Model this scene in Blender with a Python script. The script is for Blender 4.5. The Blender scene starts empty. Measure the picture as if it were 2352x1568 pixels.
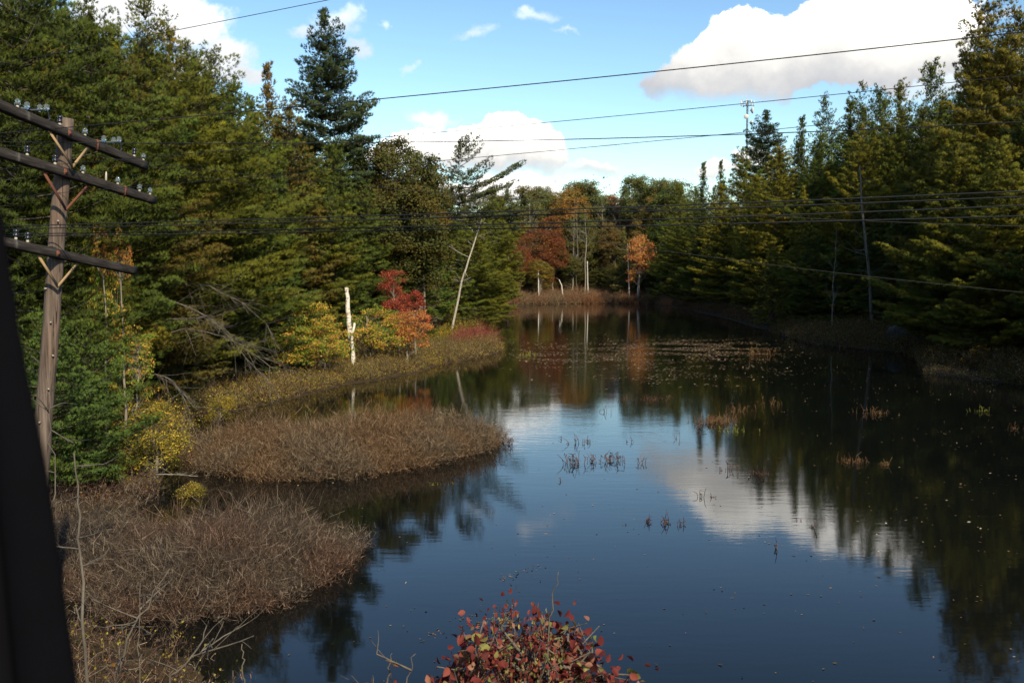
import bpy, math, random
import numpy as np
from mathutils import Vector, Matrix

sc = bpy.context.scene
col = sc.collection

# ------------------------------------------------------------------ camera
PITCH = math.radians(3.8)
EYE = (0.0, 0.0, 6.0)
F = 2290.0                       # focal length in photo pixels (photo seen 2352 wide)
cam_d = bpy.data.cameras.new('camera')
cam = bpy.data.objects.new('camera', cam_d)
col.objects.link(cam)
cam.location = EYE
cam.rotation_euler = (math.radians(90) - PITCH, 0, 0)
cam_d.lens = 36.0 * F / 2352.0
cam_d.sensor_width = 36
cam_d.clip_start = 0.05
cam_d.clip_end = 6000
cam_d.dof.use_dof = True
cam_d.dof.focus_distance = 45
cam_d.dof.aperture_fstop = 8.0
sc.camera = cam

# ------------------------------------------------------------------ light
SUN_EL = math.radians(36)
sun_dir = Vector((0.42, -0.90, 0)).normalized() * math.cos(SUN_EL) + Vector((0, 0, math.sin(SUN_EL)))
sl = bpy.data.lights.new('sun', 'SUN')
sl.energy = 5.0
sl.angle = math.radians(0.5)
sl.color = (1.0, 0.87, 0.64)
so = bpy.data.objects.new('sun', sl)
col.objects.link(so)
so.location = (60, -40, 60)
so.rotation_euler = sun_dir.to_track_quat('Z', 'Y').to_euler()

sc.view_settings.view_transform = 'Standard'
sc.view_settings.look = 'None'
sc.view_settings.gamma = 1
sc.view_settings.exposure = 0.42
sc.cycles.max_bounces = 6
sc.cycles.diffuse_bounces = 2
sc.cycles.glossy_bounces = 3
sc.cycles.transmission_bounces = 3
sc.cycles.transparent_max_bounces = 4
sc.cycles.caustics_reflective = False
sc.cycles.caustics_refractive = False
sc.cycles.sample_clamp_indirect = 4.0
sc.cycles.use_denoising = True


def pxdir(px, py):
    a = (px - 1176.0) / F
    b = (784.0 - py) / F
    return (a, math.cos(PITCH) + b * math.sin(PITCH), -math.sin(PITCH) + b * math.cos(PITCH))


def at(px, py, Y):
    """point seen at photo pixel px, py that stands Y metres in front of the train"""
    d = pxdir(px, py)
    s = Y / d[1]
    return Vector((d[0] * s, Y, EYE[2] + d[2] * s))


def onz(px, py, z=0.0):
    d = pxdir(px, py)
    s = (z - EYE[2]) / d[2]
    return Vector((d[0] * s, d[1] * s, z))


# ------------------------------------------------------------------ node helpers
class NT:
    def __init__(s, tree):
        s.t = tree
        s.t.nodes.clear()

    def n(s, typ, **kw):
        nd = s.t.nodes.new(typ)
        for k, v in kw.items():
            setattr(nd, k, v)
        return nd

    def put(s, sock, v):
        if isinstance(v, bpy.types.NodeSocket):
            s.t.links.new(v, sock)
        elif isinstance(v, (tuple, list)) and len(v) == 3 and len(sock.default_value) == 4:
            sock.default_value = (*v, 1)
        else:
            sock.default_value = v

    def m(s, op, a, b=0.0, c=None, clamp=False):
        nd = s.n('ShaderNodeMath', operation=op, use_clamp=clamp)
        s.put(nd.inputs[0], a)
        s.put(nd.inputs[1], b)
        if c is not None:
            s.put(nd.inputs[2], c)
        return nd.outputs[0]

    def vm(s, op, a, b=None, c=None, out=0):
        nd = s.n('ShaderNodeVectorMath', operation=op)
        s.put(nd.inputs[0], a)
        if b is not None:
            s.put(nd.inputs[1], b)
        if c is not None:
            s.put(nd.inputs[2], c)
        return nd.outputs['Value'] if op in ('LENGTH', 'DOT_PRODUCT') else nd.outputs[0]

    def ss(s, v, lo, hi):
        nd = s.n('ShaderNodeMapRange', interpolation_type='SMOOTHSTEP')
        s.put(nd.inputs[0], v)
        nd.inputs[1].default_value = lo
        nd.inputs[2].default_value = hi
        return nd.outputs[0]

    def mix(s, f, a, b, mode='MIX'):
        nd = s.n('ShaderNodeMix', data_type='RGBA', blend_type=mode)
        s.put(nd.inputs[0], f)
        s.put(nd.inputs[6], a)
        s.put(nd.inputs[7], b)
        return nd.outputs[2]

    def noise(s, vec, scale, detail=3.0, rough=0.5, out='Fac'):
        nd = s.n('ShaderNodeTexNoise')
        if vec is not None:
            s.put(nd.inputs['Vector'], vec)
        nd.inputs['Scale'].default_value = scale
        nd.inputs['Detail'].default_value = detail
        nd.inputs['Roughness'].default_value = rough
        return nd.outputs[out]

    def ramp(s, f, stops):
        nd = s.n('ShaderNodeValToRGB')
        s.put(nd.inputs[0], f)
        el = nd.color_ramp.elements
        while len(el) < len(stops):
            el.new(0.5)
        for e, (p, c) in zip(el, stops):
            e.position = p
            e.color = (*c, 1)
        return nd.outputs[0]


# ------------------------------------------------------------------ sky with clouds (world)
world = bpy.data.worlds.new('World')
sc.world = world
world.use_nodes = True
W = NT(world.node_tree)
sky = W.n('ShaderNodeTexSky', sky_type='NISHITA', sun_disc=False)
sky.sun_elevation = SUN_EL
sky.sun_rotation = math.atan2(sun_dir.x, sun_dir.y)
sky.air_density = 1.15
sky.dust_density = 0.35
sky.ozone_density = 1.2
geo = W.n('ShaderNodeNewGeometry')
D = W.vm('SCALE', geo.outputs['Incoming'])
D.node.inputs['Scale'].default_value = -1.0
sep = W.n('ShaderNodeSeparateXYZ')
W.put(sep.inputs[0], D)
yy = W.m('MAXIMUM', sep.outputs[1], 0.02)
comb = W.n('ShaderNodeCombineXYZ')
W.put(comb.inputs[0], W.m('DIVIDE', sep.outputs[0], yy))
W.put(comb.inputs[1], W.m('DIVIDE', sep.outputs[2], yy))
UV = comb.outputs[0]
nz = W.noise(UV, 16.0, 8.0, 0.60, 'Color')
off = W.vm('MULTIPLY', W.vm('SUBTRACT', nz, (0.5, 0.5, 0.5)), (0.075, 0.06, 0.0))
P = W.vm('ADD', UV, off)
sp2 = W.n('ShaderNodeSeparateXYZ')
W.put(sp2.inputs[0], P)
PV = sp2.outputs[1]
fb = W.noise(UV, 30.0, 8.0, 0.66)
fb2 = W.noise(UV, 9.0, 5.0, 0.55)


def uv(px, py):
    d = pxdir(px, py)
    return d[0] / d[1], d[2] / d[1]


gm = W.n('ShaderNodeGamma')
W.put(gm.inputs[0], W.vm('MULTIPLY', sky.outputs[0], (0.15, 0.15, 0.15)))
gm.inputs[1].default_value = 1.35
skyc = W.vm('MULTIPLY', gm.outputs[0], (.83, .885, .895))
cur = skyc
# each cloud: ellipses (px, py, rx, ry), base py, top py, softness, opacity, edge raggedness
CL = [
    ([(2310, 25, 45, 22), (1410, 330, 60, 14), (950, 145, 26, 9), (885, 55, 14, 22)], 400, -50, .9, .35, .5),
    ([(1230, 48, 70, 20), (1290, 78, 45, 10), (1095, 75, 60, 16), (1205, 35, 26, 16)], 400, -50, .9, .38, .6),
    ([(330, 0, 110, 60), (420, 45, 130, 70), (530, 115, 95, 60), (570, 160, 60, 30), (250, 30, 120, 60), (440, 150, 120, 50)], 260, -90, .5, .85, .5),
    ([(775, 50, 75, 50), (700, 70, 50, 20), (820, 110, 40, 22)], 200, -20, .7, .55, .6),
    ([(1000, 272, 80, 26)], 400, 230, .8, .5, .5),
    ([(1000, 345, 150, 60), (1190, 330, 110, 66), (1090, 350, 190, 52), (1230, 350, 75, 46)], 393, 318, .15, 1, .24),
    ([(1175, 432, 105, 42), (1060, 455, 130, 28)], 520, 385, .18, 1, .26),
    ([(1362, 386, 92, 20), (1350, 374, 50, 14)], 404, 350, .4, .95, .4),
    ([(1640, 392, 70, 20), (1740, 360, 60, 24)], 470, 320, .4, .9, .4),
    ([(2180, 200, 200, 30), (2330, 170, 120, 60)], 300, 120, .7, .6, .5),
    ([(1700, 150, 200, 100), (1565, 190, 100, 62), (1725, 105, 120, 84), (1830, 120, 140, 70), (1960, 80, 170, 100), (2110, 40, 160, 110), (2000, 130, 250, 80)], 226, 40, .14, 1, .24),
]
for els, base, top, soft, opa, rag in CL:
    best = None
    for (cx, cy, rx, ry) in els:
        u, v = uv(cx, cy)
        q = W.vm('MULTIPLY', W.vm('SUBTRACT', P, (u, v, 0)), (F / rx, F / ry, 0))
        ln = W.vm('LENGTH', q)
        best = ln if best is None else W.m('SMOOTH_MIN', best, ln, 0.25)
    f = W.m('SUBTRACT', 1.0, best)
    f = W.m('ADD', f, W.m('MULTIPLY', W.m('SUBTRACT', fb, 0.5), rag * 2.0))
    a = W.ss(f, 0.0, soft)
    vb, vt = uv(1176, base)[1], uv(1176, top)[1]
    a = W.m('MULTIPLY', a, W.ss(PV, vb - 0.010, vb + 0.014))
    a = W.m('MULTIPLY', a, opa)
    s = W.m('DIVIDE', W.m('SUBTRACT', PV, vb), (vt - vb))
    s = W.m('ADD', s, W.m('MULTIPLY', W.m('SUBTRACT', fb2, 0.5), 0.75))
    s = W.m('ADD', s, W.m('MULTIPLY', W.m('SUBTRACT', fb, 0.5), 0.35))
    cc = W.ramp(s, [(0.0, (0.43, 0.44, 0.48)), (0.30, (0.59, 0.59, 0.59)), (0.60, (.86, .83, .77)), (0.95, (1.5, 1.46, 1.37))])
    cur = W.mix(a, cur, cc)
# scattered cumulus over the half of the sky behind and above the train
nb = W.noise(D, 2.6, 8.0, 0.55)
ab = W.ss(nb, 0.54, 0.68)
ab = W.m('MULTIPLY', ab, W.ss(sep.outputs[1], 0.35, -0.2))
ab = W.m('MULTIPLY', ab, W.ss(sep.outputs[2], 0.0, 0.2))
cur = W.mix(ab, cur, (0.85, 0.84, 0.82))
bg = W.n('ShaderNodeBackground')
W.put(bg.inputs[0], cur)
bg.inputs[1].default_value = 1.0
wo = W.n('ShaderNodeOutputWorld')
W.t.links.new(bg.outputs[0], wo.inputs[0])


# ------------------------------------------------------------------ materials
def new_mat(name):
    m = bpy.data.materials.new(name)
    m.use_nodes = True
    return m, NT(m.node_tree)


def finish(N, shader, disp=None):
    o = N.n('ShaderNodeOutputMaterial')
    N.t.links.new(shader, o.inputs[0])


def princ(N, color, rough=0.8, spec=0.3, normal=None, metal=0.0):
    p = N.n('ShaderNodeBsdfPrincipled')
    N.put(p.inputs['Base Color'], color)
    N.put(p.inputs['Roughness'], rough)
    p.inputs['Specular IOR Level'].default_value = spec
    p.inputs['Metallic'].default_value = metal
    if normal is not None:
        N.put(p.inputs['Normal'], normal)
    return p.outputs[0]


def bump(N, h, strength, dist):
    b = N.n('ShaderNodeBump')
    b.inputs['Strength'].default_value = strength
    b.inputs['Distance'].default_value = dist
    N.put(b.inputs['Height'], h)
    return b.outputs[0]


def leaf_mat(name, stops, patch=None, trans=0.28, use_obj=False, rough=0.6, patch_scale=0.25, soft=0.0):
    """leaf or needle material: colour differs from leaf to leaf, and in patches from bough to bough"""
    m, N = new_mat(name)
    g = N.n('ShaderNodeNewGeometry')
    c = N.ramp(g.outputs['Random Per Island'], stops)
    tc = N.n('ShaderNodeTexCoord')
    if use_obj:
        oi = N.n('ShaderNodeObjectInfo')
        c = N.mix(1.0, c, oi.outputs['Color'], 'MULTIPLY')
    if patch:
        nz = N.noise(tc.outputs['Object'], patch_scale, 3.0, 0.6)
        c = N.mix(N.ss(nz, 0.42, 0.60), c, N.mix(1.0, c, patch, 'MULTIPLY'))
    nrm = None
    if soft > 0:
        # each spray turns its needles the way it faces: leaf normals follow the spray
        at_ = N.n('ShaderNodeAttribute', attribute_name='spray')
        vt_ = N.n('ShaderNodeVectorTransform', vector_type='NORMAL', convert_from='OBJECT', convert_to='WORLD')
        N.put(vt_.inputs[0], at_.outputs['Vector'])
        nrm = N.vm('NORMALIZE', N.vm('ADD', N.vm('SCALE', g.outputs['Normal']), vt_.outputs[0]))
        for nd in N.t.nodes:
            if nd.type == 'VECT_MATH' and nd.operation == 'SCALE':
                nd.inputs['Scale'].default_value = (1 - soft) / soft
    d = princ(N, c, rough, 0.12, nrm)
    t = N.n('ShaderNodeBsdfTranslucent')
    if nrm is not None:
        N.put(t.inputs['Normal'], nrm)
    N.put(t.inputs[0], N.mix(1.0, c, (1.0, 0.95, 0.6), 'MULTIPLY'))
    mx = N.n('ShaderNodeMixShader')
    mx.inputs[0].default_value = trans
    N.t.links.new(d, mx.inputs[1])
    N.t.links.new(t.outputs[0], mx.inputs[2])
    finish(N, mx.outputs[0])
    return m


def bark_mat(name, a, b, scale=3.0, lichen=None, bstr=0.6):
    m, N = new_mat(name)
    tc = N.n('ShaderNodeTexCoord')
    mp = N.n('ShaderNodeMapping')
    mp.inputs['Scale'].default_value = (1, 1, 0.25)
    N.put(mp.inputs[0], tc.outputs['Object'])
    nz = N.noise(mp.outputs[0], scale * 4, 6.0, 0.65)
    c = N.ramp(nz, [(0.3, a), (0.7, b)])
    if lichen:
        n2 = N.noise(tc.outputs['Object'], 1.3, 4.0, 0.6)
        c = N.mix(N.ss(n2, 0.52, 0.68), c, lichen)
    finish(N, princ(N, c, 0.9, 0.15, bump(N, nz, bstr, 0.03)))
    return m


MAT = {}
MAT['needles'] = leaf_mat('pine_needles', [(0, (.80, .82, .8)), (.5, (.98, .98, .95)), (.92, (1.15, 1.12, 1.0)), (1, (1.3, 1.15, .8))],
                          patch=(1.18, 1.03, .7), use_obj=True, trans=.18, soft=.70)
MAT['broadleaf'] = leaf_mat('broad_leaves', [(0, (.7, .74, .6)), (.5, (.95, 1, .9)), (.9, (1.2, 1.15, 1.0)), (1, (1.9, 1.25, .7))],
                            patch=(1.25, .92, .8), use_obj=True, trans=.25, soft=.5)
MAT['maple_gold'] = leaf_mat('gold_leaves', [(0, (.14, .20, .025)), (.3, (.36, .34, .04)), (.62, (.62, .42, .06)), (.85, (.72, .34, .09)), (1, (.6, .12, .06))],
                             patch=(.34, .72, .6), trans=.3, patch_scale=.7)
MAT['maple_orange'] = leaf_mat('orange_leaves', [(0, (.16, .18, .03)), (.3, (.5, .30, .07)), (.65, (.62, .22, .09)), (1, (.45, .08, .05))],
                               trans=.4)
MAT['sprig_leaf'] = leaf_mat('sprig_leaves', [(0, (.10, .12, .02)), (.35, (.30, .22, .035)), (.7, (.5, .21, .05)), (1, (.45, .10, .05))], trans=.3)
MAT['maple_red'] = leaf_mat('red_leaves', [(0, (.14, .018, .018)), (.5, (.30, .045, .032)), (.85, (.46, .11, .06)), (1, (.6, .25, .08))],
                            trans=.35)
MAT['maple_rust'] = leaf_mat('rust_leaves', [(0, (.10, .03, .015)), (.5, (.22, .06, .03)), (.85, (.30, .09, .04)), (1, (.25, .15, .04))],
                             patch=(.7, 1.1, .8), trans=.3)
MAT['shrub_yellow'] = leaf_mat('yellow_shrub_leaves', [(0, (.07, .08, .012)), (.4, (.21, .18, .025)), (.75, (.42, .31, .04)), (.95, (.62, .45, .06)), (1, (.5, .16, .05))],
                               patch=(.55, .62, .5), trans=.35, patch_scale=.5)
MAT['shrub_rust'] = leaf_mat('rust_shrub_leaves', [(0, (.06, .03, .015)), (.5, (.14, .06, .03)), (.85, (.24, .10, .04)), (1, (.42, .24, .04))],
                             patch=(.7, .9, .7), trans=.3, patch_scale=.8)
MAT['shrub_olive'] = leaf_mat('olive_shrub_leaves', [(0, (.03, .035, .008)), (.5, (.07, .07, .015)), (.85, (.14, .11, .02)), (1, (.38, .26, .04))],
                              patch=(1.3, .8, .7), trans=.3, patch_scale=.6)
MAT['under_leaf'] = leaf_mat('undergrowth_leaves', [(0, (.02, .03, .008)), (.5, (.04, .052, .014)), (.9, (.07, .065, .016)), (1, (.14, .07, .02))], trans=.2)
MAT['red_bush'] = leaf_mat('red_bush_leaves', [(0, (.05, .014, .012)), (.4, (.15, .028, .026)), (.66, (.24, .062, .042)), (.80, (.28, .14, .09)), (.90, (.17, .18, .045)), (1, (.34, .31, .10))],
                           trans=.3)
MAT['twig_grey'] = leaf_mat('grey_twigs', [(0, (.026, .019, .014)), (.5, (.058, .042, .031)), (.8, (.115, .088, .066)), (1, (.29, .24, .18))],
                            patch=(1.1, .88, .82), trans=0.0, rough=.85, patch_scale=.5)
MAT['twig_brown'] = leaf_mat('brown_twigs', [(0, (.030, .020, .012)), (.5, (.078, .054, .033)), (.8, (.15, .11, .07)), (1, (.32, .25, .17))],
                             patch=(1.12, .95, .82), trans=0.0, rough=.85, patch_scale=.4)
MAT['twig_red'] = leaf_mat('red_twigs', [(0, (.08, .02, .02)), (.5, (.17, .04, .035)), (1, (.26, .09, .06))], trans=0.0, rough=.8)
MAT['sedge'] = leaf_mat('dry_sedge', [(0, (.06, .036, .022)), (.5, (.14, .092, .052)), (.85, (.23, .16, .09)), (1, (.36, .27, .16))],
                        patch=(1.1, .8, .7), trans=.15, patch_scale=.15)
MAT['weed'] = leaf_mat('dead_pond_weed', [(0, (.03, .015, .012)), (.6, (.09, .045, .035)), (1, (.2, .11, .07))], trans=.1)
MAT['reed'] = leaf_mat('rusty_reed', [(0, (.08, .038, .018)), (.6, (.15, .078, .038)), (1, (.24, .16, .07))], trans=.15)
MAT['green_reed'] = leaf_mat('green_reed', [(0, (.12, .14, .02)), (1, (.32, .32, .06))], trans=.2)
MAT['float_leaf'] = leaf_mat('floating_leaf', [(0, (.06, .035, .018)), (.5, (.13, .08, .035)), (.9, (.24, .17, .08)), (1, (.4, .33, .22))], trans=.0)
MAT['bark_dark'] = bark_mat('pine_bark', (.035, .026, .02), (.12, .095, .075), lichen=(.11, .12, .095))
MAT['bark_grey'] = bark_mat('grey_bark', (.10, .085, .065), (.26, .23, .185))
MAT['bark_mid'] = bark_mat('weathered_bark', (.06, .05, .04), (.17, .15, .12))
MAT['bark_light'] = bark_mat('light_bark', (.20, .18, .15), (.42, .38, .32))
MAT['bark_pale'] = bark_mat('pale_bark', (.30, .27, .23), (.58, .54, .47))


def m_birch():
    m, N = new_mat('birch_bark')
    tc = N.n('ShaderNodeTexCoord')
    mp = N.n('ShaderNodeMapping')
    mp.inputs['Scale'].default_value = (2, 2, 9)
    N.put(mp.inputs[0], tc.outputs['Object'])
    a = N.noise(mp.outputs[0], 1.6, 4, .6)
    b = N.noise(tc.outputs['Object'], 2.2, 3, .6)
    c = N.mix(N.ss(a, .56, .64), (.62, .57, .48), (.07, .05, .04))
    c = N.mix(N.ss(b, .55, .7), c, (.30, .22, .16))
    finish(N, princ(N, c, .7, .3, bump(N, a, .5, .02)))
    return m


MAT['birch'] = m_birch()


def m_pole():
    m, N = new_mat('pole_wood')
    tc = N.n('ShaderNodeTexCoord')
    mp = N.n('ShaderNodeMapping')
    mp.inputs['Scale'].default_value = (14, 14, 0.7)
    N.put(mp.inputs[0], tc.outputs['Object'])
    a = N.noise(mp.outputs[0], 2.2, 6, .62)
    b = N.noise(tc.outputs['Object'], 1.2, 3, .55)
    c = N.ramp(a, [(.30, (.042, .031, .025)), (.5, (.105, .078, .062)), (.72, (.175, .138, .112))])
    c = N.mix(N.ss(b, .45, .7), c, N.mix(1.0, c, (1.25, 1.08, .98), 'MULTIPLY'))
    mp2 = N.n('ShaderNodeMapping')
    mp2.inputs['Scale'].default_value = (30, 30, .45)
    N.put(mp2.inputs[0], tc.outputs['Object'])
    k = N.noise(mp2.outputs[0], 1.5, 3, .5)
    c = N.mix(N.ss(k, .62, .68), c, (.02, .014, .01))
    finish(N, princ(N, c, .85, .2, bump(N, a, .5, .01)))
    return m


MAT['pole'] = m_pole()


def m_arm():
    m, N = new_mat('weathered_beam')
    tc = N.n('ShaderNodeTexCoord')
    mp = N.n('ShaderNodeMapping')
    mp.inputs['Scale'].default_value = (1.2, 16, 16)
    N.put(mp.inputs[0], tc.outputs['Object'])
    a = N.noise(mp.outputs[0], 2.4, 6, .65)
    b = N.noise(tc.outputs['Object'], 3.0, 4, .6)
    c = N.ramp(a, [(.28, (.010, .008, .007)), (.55, (.042, .035, .031)), (.78, (.10, .085, .072))])
    c = N.mix(N.ss(b, .60, .72), c, (.14, .13, .115))
    finish(N, princ(N, c, .85, .2, bump(N, a, .7, .008)))
    return m


MAT['arm'] = m_arm()


def simple(name, c, rough, spec=.4, metal=0, var=.25, scale=20):
    m, N = new_mat(name)
    tc = N.n('ShaderNodeTexCoord')
    nz = N.noise(tc.outputs['Object'], scale, 4, .6)
    cc = N.mix(nz, tuple(x * (1 - var) for x in c), tuple(x * (1 + var) for x in c))
    finish(N, princ(N, cc, rough, spec, None, metal))
    return m


MAT['brace'] = simple('wooden_brace', (.30, .20, .10), .8)
MAT['rust'] = simple('rusty_iron', (.13, .045, .025), .85)
MAT['wire'] = simple('wire_metal', (.012, .012, .013), .55)
MAT['wire_pale'] = simple('pale_wire', (.10, .10, .11), .5)
MAT['dark_glass'] = simple('dark_porcelain', (.012, .013, .02), .25, .5)
MAT['pin'] = simple('insulator_pin', (.45, .40, .32), .7)
MAT['tower'] = simple('galvanised_steel', (.07, .085, .10), .6, var=.1)
MAT['dish'] = simple('dish_white', (.5, .5, .48), .6, var=.05)
MAT['rubber'] = simple('black_gasket', (.002, .002, .003), .9, .05)
MAT['frame'] = simple('dark_window_frame', (.0025, .0025, .004), .8, .1, var=.1)
MAT['spot'] = simple('iron_nails', (.28, .25, .21), .7)


def m_glass():
    m, N = new_mat('insulator_glass')
    p = N.n('ShaderNodeBsdfPrincipled')
    p.inputs['Base Color'].default_value = (.62, .70, .64, 1)
    p.inputs['Roughness'].default_value = .06
    p.inputs['IOR'].default_value = 1.5
    p.inputs['Transmission Weight'].default_value = .9
    finish(N, p.outputs[0])
    return m


MAT['glass'] = m_glass()


def m_rock():
    m, N = new_mat('granite')
    tc = N.n('ShaderNodeTexCoord')
    a = N.noise(tc.outputs['Object'], 2.0, 8, .65)
    c = N.ramp(a, [(.3, (.022, .021, .019)), (.55, (.065, .060, .052)), (.75, (.04, .045, .028))])
    finish(N, princ(N, c, .9, .2, bump(N, a, .8, .1)))
    return m


MAT['rock'] = m_rock()


def m_ground():
    m, N = new_mat('forest_floor')
    g = N.n('ShaderNodeNewGeometry')
    a = N.noise(g.outputs['Position'], 2.2, 8, .65)
    b = N.noise(g.outputs['Position'], .12, 4, .6)
    c = N.ramp(a, [(.3, (.016, .012, .007)), (.5, (.045, .031, .017)), (.68, (.09, .058, .028)), (.8, (.05, .055, .015))])
    c = N.mix(N.ss(b, .4, .65), c, N.mix(1.0, c, (.75, .85, .7), 'MULTIPLY'))
    finish(N, princ(N, c, .95, .1, bump(N, a, .8, .06)))
    return m


MAT['ground'] = m_ground()


def m_water():
    m, N = new_mat('pond_water')
    g = N.n('ShaderNodeNewGeometry')
    mp = N.n('ShaderNodeMapping')
    mp.inputs['Scale'].default_value = (0.45, 1.6, 1.0)
    mp.inputs['Rotation'].default_value = (0, 0, math.radians(8))
    N.put(mp.inputs[0], g.outputs['Position'])
    w1 = N.noise(mp.outputs[0], 2.6, 4.0, .55)
    w2 = N.noise(mp.outputs[0], .55, 2.0, .5)
    # patches of breeze: calm near the bank, ruffled farther out
    area = N.noise(g.outputs['Position'], .045, 3.0, .6)
    s = N.n('ShaderNodeSeparateXYZ')
    N.put(s.inputs[0], g.outputs['Position'])
    far = N.ss(s.outputs[1], 16, 45)
    amp = N.m('MULTIPLY', N.m('ADD', .3, N.m('MULTIPLY', N.ss(area, .38, .62), 1.0)), N.m('ADD', .25, N.m('MULTIPLY', far, .40)))
    h = N.m('MULTIPLY', N.m('ADD', w1, N.m('MULTIPLY', w2, 1.3)), amp)
    nrm = bump(N, h, 1.0, .0048)
    p = N.n('ShaderNodeBsdfPrincipled')
    p.inputs['Base Color'].default_value = (.0035, .0042, .0040, 1)
    p.inputs['Roughness'].default_value = .035
    p.inputs['IOR'].default_value = 1.30
    N.put(p.inputs['Normal'], nrm)
    finish(N, p.outputs[0])
    return m


MAT['water'] = m_water()


# ------------------------------------------------------------------ mesh helpers
def mesh_np(name, V, faces, mats, mi=None, smooth=False):
    """faces: list of (n,k) int arrays"""
    me = bpy.data.meshes.new(name)
    V = np.asarray(V, dtype=np.float32).reshape(-1, 3)
    me.vertices.add(len(V))
    me.vertices.foreach_set('co', V.ravel())
    loops, starts, tot = [], [], 0
    for f in faces:
        if len(f) == 0:
            continue
        f = np.asarray(f, dtype=np.int32)
        loops.append(f.ravel())
        starts.append(tot + np.arange(len(f)) * f.shape[1])
        tot += f.size
    lo = np.concatenate(loops)
    st = np.concatenate(starts).astype(np.int32)
    me.loops.add(len(lo))
    me.loops.foreach_set('vertex_index', lo)
    me.polygons.add(len(st))
    me.polygons.foreach_set('loop_start', st)
    for m in mats:
        me.materials.append(m)
    if mi is not None:
        me.polygons.foreach_set('material_index', np.asarray(mi, dtype=np.int32))
    if smooth:
        me.polygons.foreach_set('use_smooth', np.ones(len(st), dtype=bool))
    me.update(calc_edges=True)
    me.validate(verbose=False)
    return me


def obj(name, me, parent=None, loc=None):
    o = bpy.data.objects.new(name, me)
    col.objects.link(o)
    if parent is not None:
        o.parent = parent
    if loc is not None:
        o.location = loc
    return o


def tag(o, label=None, cat=None, group=None, kind=None):
    if label:
        o['label'] = label
    if cat:
        o['category'] = cat
    if group:
        o['group'] = group
    if kind:
        o['kind'] = kind
    return o


def norm(a):
    return a / np.maximum(np.linalg.norm(a, axis=-1, keepdims=True), 1e-9)


def prisms(p0, p1, r0, r1, sides=3):
    """tapered prisms between point arrays -> verts, quads"""
    p0, p1 = np.asarray(p0, float), np.asarray(p1, float)
    n = len(p0)
    r0 = np.broadcast_to(np.asarray(r0, float), (n,))
    r1 = np.broadcast_to(np.asarray(r1, float), (n,))
    d = norm(p1 - p0)
    ref = np.where(np.abs(d[:, 2:3]) > .9, np.array([[1., 0, 0]]), np.array([[0, 0, 1.]]))
    a = norm(np.cross(d, ref))
    b = np.cross(d, a)
    V = np.zeros((n, 2 * sides, 3))
    for k in range(sides):
        t = 2 * math.pi * k / sides
        o = a * math.cos(t) + b * math.sin(t)
        V[:, k] = p0 + o * r0[:, None]
        V[:, sides + k] = p1 + o * r1[:, None]
    base = np.arange(n)[:, None] * (2 * sides)
    fs = []
    for k in range(sides):
        k2 = (k + 1) % sides
        fs.append(base + np.array([[k, k2, sides + k2, sides + k]]))
    return V.reshape(-1, 3), np.concatenate(fs)


def tube(pts, rad, sides=8, cap=True):
    pts = np.asarray(pts, float)
    n = len(pts)
    rad = np.broadcast_to(np.asarray(rad, float), (n,))
    t = np.gradient(pts, axis=0)
    t = norm(t)
    ref = np.array([1., 0, 0]) if abs(t[0][2]) > .8 else np.array([0, 0, 1.])
    V = []
    for i in range(n):
        a = ref - t[i] * ref.dot(t[i])
        a /= np.linalg.norm(a)
        ref = a
        b = np.cross(t[i], a)
        for k in range(sides):
            an = 2 * math.pi * k / sides
            V.append(pts[i] + (a * math.cos(an) + b * math.sin(an)) * rad[i])
    Q = []
    for i in range(n - 1):
        for k in range(sides):
            k2 = (k + 1) % sides
            Q.append((i * sides + k, i * sides + k2, (i + 1) * sides + k2, (i + 1) * sides + k))
    T = []
    if cap:
        V.append(pts[0]); V.append(pts[-1])
        for k in range(sides):
            k2 = (k + 1) % sides
            T.append((n * sides, k2, k))
            T.append((n * sides + 1, (n - 1) * sides + k, (n - 1) * sides + k2))
    return np.array(V), np.array(Q), np.array(T).reshape(-1, 3)


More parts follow.
